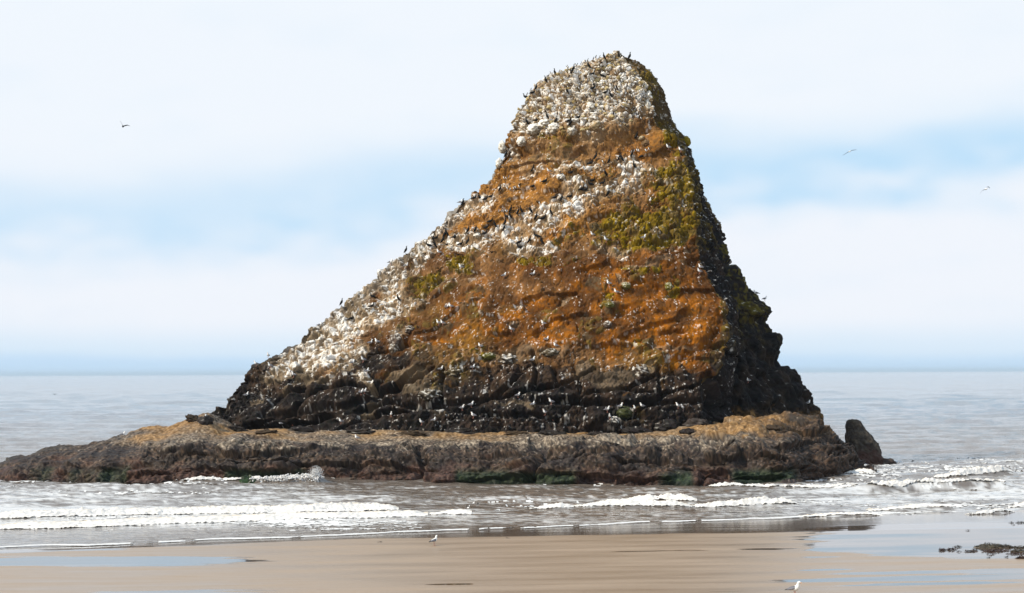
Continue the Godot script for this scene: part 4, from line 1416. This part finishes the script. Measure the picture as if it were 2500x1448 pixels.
func make_murre() -> Node3D:
	var o := bird_root("murre")
	var k := Color(0.022, 0.018, 0.016)
	var w := Color(0.80, 0.79, 0.76)
	var rings := [[-0.10, 0.035, 0.01, 0.01], [-0.07, 0.075, 0.05, 0.045], [-0.035, 0.14, 0.068, 0.064], [0.0, 0.21, 0.066, 0.064], [0.02, 0.275, 0.045, 0.045], [0.028, 0.315, 0.031, 0.033], [0.035, 0.345, 0.032, 0.033], [0.06, 0.362, 0.024, 0.024], [0.08, 0.362, 0.01, 0.01]]
	put("body", loft(rings, same(k, 9), [w, w, w, w, w, k, k, k, k], 10, 0.05), mats.feather, o)
	put("beak", beak_mesh(Vector3(0.075, 0.362, 0), Vector3(0.125, 0.362, 0), 0.008), mats.black, o)
	for s in [-1.0, 1.0]:
		put("leg", leg_mesh(Vector3(-0.03, 0.09, s * 0.03), Vector3(-0.01, 0.0, s * 0.03), 0.009, k), mats.black, o)
	return o

# a bird on the wing, seen from in front or behind: wing points in its own x-y plane, chord along z
func make_flyer(called: String, wing_a: Array, wing_b: Array, body: Color, top: Color, tip: Color, size: float, with_beak := true) -> Node3D:
	var o := bird_root(called)
	var rings := [[-0.30, 0.0, 0.02, 0.012], [-0.20, 0.01, 0.06, 0.045], [-0.05, 0.0, 0.085, 0.080], [0.10, 0.01, 0.075, 0.07], [0.18, 0.035, 0.045, 0.045], [0.25, 0.05, 0.042, 0.042], [0.31, 0.045, 0.016, 0.016]]
	for r in rings:
		for j in 4:
			r[j] *= size
	var b := put("body", loft(rings, same(body, 7), same(body, 7), 10), mats.feather, o)
	b.rotation.y = -PI * 0.42
	for pts in [wing_a, wing_b]:
		put("wing", blade(pts, Vector3(0.0, 0.30, 0.95).normalized(), 0.012, tip, top, 0.74), mats.feather, o)
	if with_beak:
		var k := put("beak", beak_mesh(Vector3(0.30, 0.045, 0) * size, Vector3(0.38, 0.035, 0) * size, 0.012), mats.beak if called == "gull" else mats.black, o)
		k.rotation.y = -PI * 0.42
	put("tail", blade([[Vector3(-0.26, 0, 0) * size, 0.03 * size], [Vector3(-0.36, 0, 0) * size, 0.05 * size], [Vector3(-0.44, 0, 0) * size, 0.045 * size]], Vector3(0, 0, 1), 0.008, body, body, 2.0), mats.feather, o).rotation.y = -PI * 0.42
	return o

func ordinal(k: int, n: int) -> String:
	if n == 2:
		return ["on the left", "on the right"][k]
	if k == 0:
		return "leftmost of %s" % count_word(n)
	if k == n - 1:
		return "rightmost of %s" % count_word(n)
	return "%s from the left of %s" % [["first", "second", "third", "fourth", "fifth", "sixth", "seventh", "eighth", "ninth", "tenth", "eleventh", "twelfth"][k], count_word(n)]

func count_word(n: int) -> String:
	return ["none", "one", "two", "three", "four", "five", "six", "seven", "eight", "nine", "ten", "eleven", "twelve", "thirteen"][n]

func add_bird(source: Node3D, where: Vector3, yaw: float, size: float, label: String, category: String, group: String) -> Node3D:
	var o: Node3D = source.duplicate()
	o.name = numbered(source.name)
	add_child(o)
	o.position = where
	o.rotation.y = yaw
	o.scale = Vector3.ONE * size
	tag(o, label, category, group)
	return o

# a flock: points in the photo where the feet are, left to right
func flock(kind: String, what: String, group: String, pts: Array, poses := "") -> void:
	var n := pts.size() / 2
	for k in n:
		var pose := poses[k] if k < poses.length() else ("a" if rng.randf() < 0.5 else "b")
		var q := spot(pts[k * 2], pts[k * 2 + 1])
		var where := at(pts[k * 2], pts[k * 2 + 1], -q.z)
		where = Vector3(where.x, q.y, q.z + 0.06)
		var sit := pose == "s" or pose == "t"
		var src: Node3D = proto[kind + ("_sitting" if sit and proto.has(kind + "_sitting") else "")]
		if kind == "gull" and sit:
			where.y -= 0.13
		var yaw := rng.randf_range(-0.5, 0.5) + (0.0 if pose in ["a", "s"] else PI if pose in ["b", "t"] else PI * 1.5 if pose == "f" else PI * 0.5)
		var label := what if n == 1 else "%s, %s" % [what, ordinal(k, n)]
		add_bird(src, where, yaw, rng.randf_range(0.93, 1.07) * (0.82 if kind == "murre" else 0.93 if kind == "cormorant" else 1.0), label, kind, group)

func build_birds() -> void:
	rng.seed = 2024
	proto.gull = make_gull(false)
	proto.gull_sitting = make_gull(true)
	proto.cormorant = make_cormorant(false)
	proto.cormorant_sitting = make_cormorant(true)
	proto.murre = make_murre()
	var g := "cormorants resting on the sea stack"
	flock("cormorant", "black cormorant upright against the sky on the summit", g, [1475, 144, 1510, 141, 1537, 146], "bba")
	flock("cormorant", "black cormorant just below the summit among white stones", g, [1400, 176, 1437, 170, 1471, 163], "aba")
	flock("cormorant", "black cormorant on the cap's upper left skyline", g, [1284, 241, 1300, 231, 1309, 222, 1332, 207, 1355, 185], "tsabb")
	flock("cormorant", "black cormorant in the middle of the white stony cap", g, [1385, 235, 1395, 187, 1446, 183, 1446, 217, 1470, 189, 1478, 229, 1491, 241], "bbsstsb")
	flock("cormorant", "black cormorant perched on the row of big white boulders", g, [1286, 305, 1310, 299, 1336, 293, 1357, 300, 1388, 297, 1393, 311, 1411, 291], "bsbasas")
	flock("cormorant", "lone black cormorant beside a tan stone below the cap", g, [1554, 343], "a")
	flock("cormorant", "black cormorant in the cleft by the white boulders on the left edge", g, [1235, 386], "a")
	flock("cormorant", "black cormorant on the ledge under the cliff band", g, [1301, 421, 1441, 402, 1454, 391, 1487, 400, 1512, 394, 1518, 396, 1543, 387, 1567, 384], "asaaabas")
	flock("cormorant", "black cormorant on white cobbles below the orange ledge", g, [1330, 446, 1368, 436, 1394, 426, 1447, 441, 1471, 449, 1478, 432, 1548, 412], "sasssbb")
	flock("cormorant", "black cormorant on the white patch in the slope's middle", g, [1303, 458, 1355, 485, 1371, 494, 1391, 482, 1419, 464, 1429, 467, 1442, 455, 1485, 482], "ssasssta")
	flock("cormorant", "black cormorant on the upper left orange shoulder", g, [1130, 507, 1157, 484, 1170, 489, 1185, 490, 1198, 483, 1221, 471], "asbssa")
	flock("cormorant", "black cormorant in the row above the white cobbles", g, [1237, 532, 1245, 538, 1247, 517, 1265, 525, 1272, 520, 1295, 523, 1309, 536, 1326, 539, 1345, 524], "tbaabbasb")
	flock("cormorant", "black cormorant in the middle row on white cobbles", g, [1161, 570, 1183, 572, 1187, 557, 1196, 547, 1208, 556, 1231, 565, 1233, 551, 1310, 577], "asssbaat")
	flock("cormorant", "black cormorant low on the white cobbles, right group", g, [1268, 592, 1269, 606, 1293, 592, 1322, 598], "stab")
	flock("cormorant", "black cormorant on the left cobble ledge", g, [1047, 600, 1059, 590, 1061, 607, 1064, 586, 1081, 592, 1086, 583, 1090, 577, 1110, 580, 1124, 598, 1139, 583, 1142, 597, 1143, 570], "tabsaabssaaa")
	flock("cormorant", "lone black cormorant on the bare left skyline", g, [991, 615], "a")
	flock("cormorant", "black cormorant far down the white left slope", g, [834, 744, 857, 780, 907, 750, 910, 725, 972, 736], "asstb")
	flock("murre", "small murre on the skyline before the summit", "murres on the sea stack", [1331, 192, 1344, 182, 1366, 176, 1384, 168, 1386, 166, 1405, 161, 1409, 161, 1419, 156, 1424, 158, 1429, 155, 1435, 149])
	flock("murre", "small murre standing at the summit's brow", "murres on the sea stack", [1449, 143, 1455, 143, 1464, 141, 1488, 139, 1496, 137])
	flock("murre", "small murre on the cap's lower left rim", "murres on the sea stack", [1287, 226, 1296, 226, 1335, 193, 1340, 190])
	flock("murre", "small murre in the crowded row under the cap's shoulder", "murres on the sea stack", [1463, 239, 1467, 236, 1519, 234, 1528, 228, 1542, 236, 1547, 234, 1553, 242, 1559, 246, 1564, 242, 1569, 238])
	flock("murre", "small murre in the lower row under the cap's shoulder", "murres on the sea stack", [1525, 246, 1537, 250, 1500, 224, 1511, 222])
	flock("murre", "small murre low in the white stones of the cap", "murres on the sea stack", [1401, 215, 1408, 213, 1413, 216, 1420, 205, 1436, 196, 1490, 190, 1497, 200])
	flock("murre", "white-breasted murre at the left end of the orange ledge", "murres on the sea stack", [1230, 436, 1236, 437, 1242, 434])
	flock("murre", "white-breasted murre in the upper orange slope's cluster", "murres on the sea stack", [1238, 462, 1246, 464, 1254, 462, 1258, 460, 1267, 459])
	flock("murre", "white-breasted murre beside the upper cormorant row", "murres on the sea stack", [1218, 519, 1226, 516, 1230, 518, 1235, 517, 1238, 518])
	flock("murre", "white-breasted murre at the top ledge's far end", "murres on the sea stack", [1541, 375, 1548, 374, 1555, 371, 1559, 371, 1576, 368, 1579, 368, 1584, 367])
	flock("murre", "lone white-breasted murre on the bare orange slope", "murres on the sea stack", [1317, 497])
	flock("murre", "lone white-breasted murre between two cormorants on the top ledge", "murres on the sea stack", [1471, 396])
	var crowd := 0
	while crowd < 80:
		var mx := rng.randf_range(1290.0, 1590.0)
		var my := rng.randf_range(160.0, 290.0)
		if my < 150.0 + absf(mx - 1490.0) * 0.45:
			continue
		var mq := spot(mx, my)
		var down := at(mx, my, -mq.z)
		add_bird(proto.murre, Vector3(down.x, mq.y - 0.03, mq.z + 0.08), rng.randf() * TAU, rng.randf_range(0.75, 0.9), "small dark murre among the dense crowd on the white stony cap", "murre", "murres crowding the stony cap")
		crowd += 1
	g = "gulls resting on the sea stack"
	flock("gull", "white gull under the cliff band on the orange ledge", g, [1340, 420], "b")
	flock("gull", "white gull on the shaded right shoulder below the yellow boulder", g, [1632, 364, 1662, 375], "bb")
	flock("gull", "white gull on the yellow-green lichen", g, [1447, 573, 1480, 593, 1571, 586, 1587, 499], "tbaf")
	flock("gull", "white gull on the left skyline of the upper slope", g, [953, 645, 1124, 497], "aa")
	flock("gull", "white gull on the pale cobbles of the left slope", g, [780, 793, 991, 655, 1072, 622, 1126, 658], "sabb")
	flock("gull", "grey-backed gull in the scrub nest at the slope's centre", g, [1230, 676, 1301, 670], "as")
	flock("gull", "white gull on the rusty upper right slope", g, [1487, 699, 1505, 716, 1708, 671, 1711, 654], "bbbt")
	flock("gull", "white gull of the pair facing each other on the ochre slope", g, [1091, 753, 1101, 753], "ab")
	flock("gull", "white gull on a mossy lump in the left of the rusty slope", g, [1071, 795, 1081, 792], "bb")
	flock("gull", "white gull amid the rusty lower slope", g, [1173, 850, 1249, 811, 1300, 881, 1327, 798, 1334, 829, 1357, 847], "bbsbst")
	flock("gull", "white gull where the rust meets the dark rock", g, [1076, 903, 1154, 902], "sa")
	flock("gull", "white gull on the grey whitewashed lower rocks", g, [860, 890, 887, 885, 895, 913, 904, 839, 921, 836, 966, 838], "abasta")
	flock("gull", "white gull near the black left edge", g, [601, 966, 626, 892, 655, 873, 660, 896, 710, 913, 717, 921], "sbfbbb")
	flock("gull", "white gull of the pair on the long dark slab", g, [881, 964, 889, 963], "aa")
	flock("gull", "white gull on the dark ledge at the left foot", g, [685, 1038, 713, 1037, 833, 1035, 872, 1072], "tabb")
	flock("gull", "white gull on the dark ledge left of centre", g, [955, 1018, 1030, 1036, 1058, 1028, 1128, 1001, 1150, 995, 1156, 1022], "fbsaab")
	flock("gull", "white gull on the dark ledge right of centre", g, [1264, 971, 1300, 989, 1331, 1013, 1346, 986, 1350, 1025], "asbbf")
	flock("gull", "white gull by the green-topped boulders", g, [1482, 1004, 1489, 1022, 1514, 992, 1552, 1006, 1568, 995], "afsbt")
	flock("gull", "white gull of the pair below the dark cave", g, [1656, 999, 1668, 1000], "bb")
	flock("gull", "white gull on the black right-hand flank", g, [1827, 934, 1846, 717, 1867, 730, 1973, 985], "btas")
	flock("gull", "white gull on the brown shelf at its low left arm", g, [300, 1057, 498, 1020], "ss")
	# on the sand
	var q := on_beach(1940, 1456)
	add_bird(proto.gull, q, -0.6, 1.02, "large white gull with orange bill standing on the wet sand at the bottom", "gull", "gulls on the beach")
	q = on_beach(1060, 1332)
	add_bird(proto.gull, q, 0.75, 0.92, "white gull standing alone on the dry sand below the waterline", "gull", "gulls on the beach")
	# on the wing
	var dark := Color(0.012, 0.012, 0.014)
	var f := make_flyer("cormorant", [[Vector3(-0.03, 0.05, 0), 0.09], [Vector3(-0.10, 0.25, 0), 0.085], [Vector3(-0.19, 0.42, 0), 0.07], [Vector3(-0.28, 0.53, 0), 0.03]], [[Vector3(0.05, 0.03, 0), 0.10], [Vector3(0.25, 0.10, 0), 0.10], [Vector3(0.42, 0.13, 0), 0.085], [Vector3(0.66, 0.04, 0), 0.03]], dark, dark, dark, 1.0)
	add_bird(f, at(300, 309, 165), 0.0, 1.0, "black cormorant flying alone in the open sky left of the stack", "cormorant", "")
	var white := Color(0.78, 0.78, 0.78)
	f = make_flyer("gull", [[Vector3(-0.05, 0.0, 0), 0.08], [Vector3(-0.25, -0.12, 0), 0.075], [Vector3(-0.42, -0.23, 0), 0.06], [Vector3(-0.66, -0.36, 0), 0.02]], [[Vector3(0.05, 0.02, 0), 0.07], [Vector3(0.25, 0.12, 0), 0.07], [Vector3(0.42, 0.14, 0), 0.06], [Vector3(0.70, 0.17, 0), 0.02]], white, Color(0.28, 0.28, 0.31), Color(0.03, 0.03, 0.035), 0.8)
	add_bird(f, at(2074, 370, 165), 0.0, 0.95, "gull gliding on straight tilted wings in the sky right of the stack", "gull", "")
	f = make_flyer("gull", [[Vector3(-0.05, -0.02, 0), 0.09], [Vector3(-0.20, -0.06, 0), 0.085], [Vector3(-0.34, -0.16, 0), 0.07], [Vector3(-0.52, -0.40, 0), 0.02]], [[Vector3(0.05, 0.08, 0), 0.08], [Vector3(0.12, 0.20, 0), 0.08], [Vector3(0.25, 0.22, 0), 0.07], [Vector3(0.38, 0.08, 0), 0.03]], white, Color(0.32, 0.32, 0.35), Color(0.03, 0.03, 0.035), 0.9)
	add_bird(f, at(2407, 462, 165), 0.0, 1.0, "gull banking on bent wings in the sky near the far right", "gull", "")
	var spread := make_flyer("cormorant", [[Vector3(-0.03, 0.02, 0), 0.09], [Vector3(-0.15, 0.08, 0), 0.09], [Vector3(-0.27, 0.16, 0), 0.07], [Vector3(-0.40, 0.20, 0), 0.03]], [[Vector3(0.04, 0.0, 0), 0.09], [Vector3(0.16, 0.05, 0), 0.09], [Vector3(0.27, 0.03, 0), 0.07], [Vector3(0.40, 0.0, 0), 0.03]], dark, dark, dark, 0.9)
	var s := spot(1201, 620)
	add_bird(spread, at(1201, 616, -s.z - 0.9), 0.0, 1.0, "black cormorant flying low across the cobbled slope, wings spread", "cormorant", "")
	s = spot(1091, 602)
	add_bird(spread, at(1091, 597, -s.z - 0.45), 0.15, 1.0, "black cormorant landing with wings raised on the left cobble ledge", "cormorant", "")
	s = spot(1118, 624)
	add_bird(spread, at(1118, 622, -s.z - 0.35), -0.25, 1.0, "black cormorant crouched with wings half open below the left ledge", "cormorant", "")
	f = make_flyer("cormorant", [[Vector3(-0.03, 0.0, 0), 0.06], [Vector3(-0.12, 0.06, 0), 0.05], [Vector3(-0.22, 0.10, 0), 0.02]], [[Vector3(0.03, 0.0, 0), 0.06], [Vector3(0.12, 0.05, 0), 0.05], [Vector3(0.22, 0.06, 0), 0.02]], dark, dark, dark, 0.6)
	add_bird(f, at(133, 963, 190), 0.0, 1.0, "tiny dark bird flying low over the open sea at far left", "bird", "")
	for k in proto:
		proto[k].free()

# ---------------------------------------------------------------- weed and small things on the sand
func weed_mesh(seed_: int, size: Vector3, tone: Color, tips: Color, leafy: int) -> ArrayMesh:
	var g := RandomNumberGenerator.new()
	g.seed = seed_
	var st := SurfaceTool.new()
	st.begin(Mesh.PRIMITIVE_TRIANGLES)
	st.set_smooth_group(-1)
	var nz := noise(seed_, 2.2, 3)
	# mound
	var segs := 26
	var rings := 9
	var p := []
	for r in rings:
		var la := PI * 0.5 * r / (rings - 1)
		for c in segs:
			var lo := TAU * c / segs
			var v := Vector3(cos(la) * cos(lo), sin(la), cos(la) * sin(lo))
			var k := 0.85 + 0.45 * nz.get_noise_3dv(v * 1.5) + 0.25 * nz.get_noise_3dv(v * 4.0)
			p.push_back(Vector3(v.x * size.x * 0.5, v.y * size.y, v.z * size.z * 0.5) * Vector3(1, k, 1) * (0.9 + 0.2 * k) - Vector3(0, 0.03, 0))
	for r in rings - 1:
		for c in segs:
			var a: Vector3 = p[r * segs + c]
			var b: Vector3 = p[r * segs + (c + 1) % segs]
			var d: Vector3 = p[(r + 1) * segs + c]
			var e: Vector3 = p[(r + 1) * segs + (c + 1) % segs]
			st.set_color(tone.lerp(tips, clampf(0.4 + 0.9 * nz.get_noise_3dv(a * 3.0), 0, 1)))
			for v in [a, b, d, b, e, d]:
				st.add_vertex(v)
	# fronds lying over it
	for k in leafy:
		var lo := g.randf() * TAU
		var rr := sqrt(g.randf()) * 1.05
		var q := Vector3(cos(lo) * rr * size.x * 0.5, maxf(0.0, 1.0 - rr * rr) * size.y * g.randf_range(0.85, 1.25) + 0.01, sin(lo) * rr * size.z * 0.5)
		var dir := Vector3(g.randfn(), g.randf_range(-0.25, 0.5), g.randfn()).normalized() * g.randf_range(0.04, 0.11)
		var side := dir.cross(Vector3.UP).normalized() * g.randf_range(0.012, 0.03)
		st.set_color(tone.lerp(tips, g.randf()))
		for v in [q - side, q + side, q + dir, q + dir, q + side, q - side + Vector3(0, 0.012, 0)]:
			st.add_vertex(v)
	st.generate_normals()
	return st.commit()

func build_weed() -> void:
	var brown := Color(0.035, 0.022, 0.014)
	var red := Color(0.075, 0.026, 0.014)
	var grey := Color(0.05, 0.045, 0.035)
	var olive := Color(0.105, 0.082, 0.050)
	var j := 0
	for e in [
		[2418, 1336, 76, 14, grey, olive, 260, "tallest weed-covered mound at the edge of the shallow pool", "rock mound"], [2455, 1337, 44, 9, brown, olive, 140, "brown shoulder of weed joined to the tallest mound's right side", "seaweed"], [2490, 1338, 34, 7, grey, olive, 90, "grey weedy hump next to the photo's right border", "seaweed"],
		[2432, 1346, 64, 6, brown, red, 220, "long flat red-brown strip of kelp below the tallest mound", "seaweed"], [2488, 1347, 40, 9, grey, olive, 120, "mussel-grey weedy stone at the right border below the mounds", "rock"], [2322, 1343, 26, 5, brown, red, 90, "dark red kelp strand arching over the sand", "seaweed"],
		[2301, 1344, 18, 5, brown, red, 60, "leftmost dark clump of kelp at the sand's edge", "seaweed"], [2338, 1336, 24, 4, grey, brown, 50, "small black weedy stone in the pool above the kelp strand", "rock"], [2378, 1345, 18, 6, grey, brown, 40, "round grey stone with kelp at its foot", "rock"],
		[2369, 1347, 26, 3, brown, red, 90, "thin red kelp spread before the round grey stone", "seaweed"], [2342, 1348, 11, 3, brown, brown, 20, "small dark pebble of weed below the kelp strand", "seaweed"], [2420, 1353, 22, 3, brown, red, 70, "loose red kelp scrap on bare sand below the long strip", "seaweed"],
		[2480, 1353, 44, 3, brown, red, 140, "red kelp tangle on the sand at the right border", "seaweed"], [2495, 1364, 30, 9, brown, red, 120, "dark heap of kelp lowest at the right border", "seaweed"], [2415, 1362, 8, 3, grey, brown, 14, "little dark stone on the open sand", "rock"], [2457, 1361, 8, 2, brown, brown, 12, "little weed scrap on the open sand", "seaweed"],
		[2469, 1277, 12, 3, grey, brown, 20, "flat dark stone just awash in the shallows", "rock"], [2492, 1277, 24, 4, grey, brown, 50, "jagged dark stones breaking the shallows at the right border", "rock"], [2474, 1282, 8, 2, grey, brown, 10, "tiny stone below the awash stones", "rock"], [2363, 1296, 10, 2, grey, brown, 14, "single flat stone in the smooth shallow water", "rock"],
		[927, 1324, 9, 2, brown, brown, 12, "small dark scrap of weed on the sand left of the standing gull", "seaweed"], [1240, 1315, 6, 1.5, brown, brown, 8, "tiny dark scrap of weed on the sand right of the standing gull", "seaweed"]]:
		var q := on_beach(e[0], e[1])
		var sc := -q.z / F
		var o := put("seaweed_clump" if e[8] == "seaweed" else "weedy_stone", weed_mesh(2000 + j * 3, Vector3(e[2] * sc, e[3] * sc * 0.62, e[2] * sc * 0.4), e[4], e[5], e[6]), mats.weed)
		o.position = q
		tag(o, e[7], "seaweed" if e[8] == "seaweed" else "rock", "weed and stones on the sand")
		j += 1
	for e in [[604, 1178, 60, 20, 123.2, "green weedy rock washed over by the wave at the shelf's foot"], [2008, 1181, 34, 5, 121.5, "low dark rock awash beside the shelf's right foot"], [1985, 1184, 24, 3, 120.5, "flattest dark rock awash below the shelf's right foot"], [1925, 1184, 60, 12, 120.3, "dark wedge of rock ending the shelf's front foot"]]:
		var p := at(e[0], e[1], e[4])
		p.y = -0.1
		var sc: float = e[4] / F
		var o := put("weedy_stone", weed_mesh(2500 + j * 3, Vector3(e[2] * sc, e[3] * sc + 0.1, 1.0), Color(0.02, 0.025, 0.012) if j == 22 else Color(0.03, 0.024, 0.022), Color(0.03, 0.075, 0.02) if j == 22 else Color(0.06, 0.04, 0.032), 260), mats.weed)
		o.position = p
		tag(o, e[5], "rock", "rocks awash round the stack")
		j += 1

# ---------------------------------------------------------------- sky
func make_sky() -> PanoramaSkyMaterial:
	var w := 1024
	var h := 1024
	var im := Image.create(w, h, false, Image.FORMAT_RGBF)
	var na := noise(211, 1.0, 4)
	var nb := noise(223, 1.0, 3)
	var white := Color(0.88, 0.935, 1.0)
	var blue := Color(0.54, 0.765, 0.965)
	var lilac := Color(0.885, 0.925, 0.99)
	var low := Color(0.53, 0.735, 0.955)
	for y in h:
		var e := (0.5 - (y + 0.5) / h) * PI
		for x in w:
			var a := (float(x) + 0.5) / w * TAU
			var ca := cos(a) * 3.0
			var sa := sin(a) * 3.0
			# noise runs on a circle so that the ends meet
			var off := na.get_noise_3d(ca, sa, e * 9.0)
			var off2 := nb.get_noise_3d(ca * 2.2, sa * 2.2, e * 26.0)
			var off3 := nb.get_noise_3d(ca * 9.0, sa * 9.0, e * 60.0)
			var t := e + off * 0.020 + off2 * 0.012 + off3 * 0.006
			var az := a - PI    # 0 straight ahead; the picture's ends meet behind the camera
			var mid := 0.101 + 0.020 * sin(clampf(az * 3.0, -1.5, 1.5))
			var band := exp(-pow((t - mid) / 0.020, 2.0)) * (0.80 + 0.22 * sin(clampf(az * 3.5, -1.5, 1.5)))
			var c := lilac.lerp(white, smoothstep(0.07, 0.14, t))
			c = c.lerp(blue, clampf(band * (1.0 + off3 * 0.22) + off2 * 0.14 + off3 * 0.05, 0.0, 1.0))
			c = c.lerp(blue, smoothstep(0.20, 0.75, t) * clampf(0.55 + off * 0.7, 0.0, 1.0))
			c = c.lerp(Color(0.30, 0.50, 0.85), smoothstep(0.5, 1.3, t) * 0.6)
			var tl := e + off * 0.004 + off2 * 0.002
			c = c.lerp(Color(0.68, 0.83, 0.97), smoothstep(0.032, 0.012, tl) * 0.8)
			c = c.lerp(low, smoothstep(0.0125, 0.006, tl) * 0.75)
			if e < 0.0:
				c = Color(0.42, 0.45, 0.48)
			im.set_pixel(x, y, c)
	im.resize(2048, 1024, Image.INTERPOLATE_CUBIC)
	var m := PanoramaSkyMaterial.new()
	m.panorama = ImageTexture.create_from_image(im)
	return m

func _ready() -> void:
	# camera, sky, sun, exposure
	var cam := Camera3D.new()
	cam.name = "camera"
	cam.near = 0.5
	cam.far = 60000.0
	cam.projection = Camera3D.PROJECTION_FRUSTUM
	cam.size = cam.near * 1448.0 / F
	cam.frustum_offset = Vector2(0.0, cam.near * (HORIZON - 724.0) / F)
	cam.position = Vector3(0, EYE, 0)
	cam.rotation.z = -ROLL
	add_child(cam)
	var env := Environment.new()
	env.background_mode = Environment.BG_SKY
	env.sky = Sky.new()
	env.sky.sky_material = make_sky()
	env.sky_rotation = Vector3(0, PI, 0)
	env.background_energy_multiplier = 1.0
	env.tonemap_mode = Environment.TONE_MAPPER_LINEAR
	env.tonemap_exposure = 1.0
	env.fog_enabled = true
	env.fog_density = 0.00005
	env.fog_light_color = Color(0.84, 0.93, 1.0)
	env.sdfgi_enabled = true
	env.ssao_enabled = true
	env.ssil_enabled = true
	var we := WorldEnvironment.new()
	we.name = "world_environment"
	we.environment = env
	add_child(we)
	var sun := DirectionalLight3D.new()
	sun.name = "sun"
	sun.light_color = Color(1.0, 0.955, 0.88)
	sun.light_energy = 1.6
	sun.light_angular_distance = 0.5
	sun.shadow_enabled = true
	add_child(sun)
	sun.look_at_from_position(Vector3(-0.70, 0.66, 0.29) * 100.0, Vector3.ZERO, Vector3.UP)

	# materials
	mats.rock = vertex_mat(0.85, 0.25)
	mats.wet_rock = vertex_mat(0.62, 0.3)
	mats.stone = vertex_mat(0.9, 0.2)
	mats.feather = vertex_mat(0.7, 0.2)
	mats.weed = vertex_mat(0.45, 0.4)
	mats.foam = vertex_mat(1.0, 0.0)
	mats.foam_white = color_mat(Color(0.62, 0.62, 0.615), 1.0, 0.0)
	mats.beak = color_mat(Color(0.75, 0.28, 0.02), 0.5)
	mats.black = color_mat(Color(0.015, 0.015, 0.015), 0.5)
	mats.gull_leg = color_mat(Color(0.50, 0.22, 0.17), 0.6)
	var water := vertex_mat(0.12, 0.5)
	water.roughness = 0.10
	var chop := NoiseTexture2D.new()
	chop.width = 512
	chop.height = 512
	chop.seamless = true
	chop.noise = noise(227, 0.012, 4)
	chop.generate_mipmaps = false
	water.heightmap_enabled = true
	water.heightmap_texture = chop
	water.heightmap_scale = 6.5
	water.uv1_triplanar = true
	water.uv1_world_triplanar = true
	water.uv1_scale = Vector3(0.11, 0.11, 0.22)
	mats.water = water

	# the setting
	build_beach()
	build_sea()
	# the rocks
	var stack := root_of("sea_stack")
	tag(stack, "tall cone-shaped sea stack, rust orange above and black below, whitened by birds", "sea stack")
	build_stack(stack)
	build_flank(stack)
	build_shelf(stack)
	build_stones(stack)
	build_islet()
	# what lives on them
	build_birds()
	build_weed()
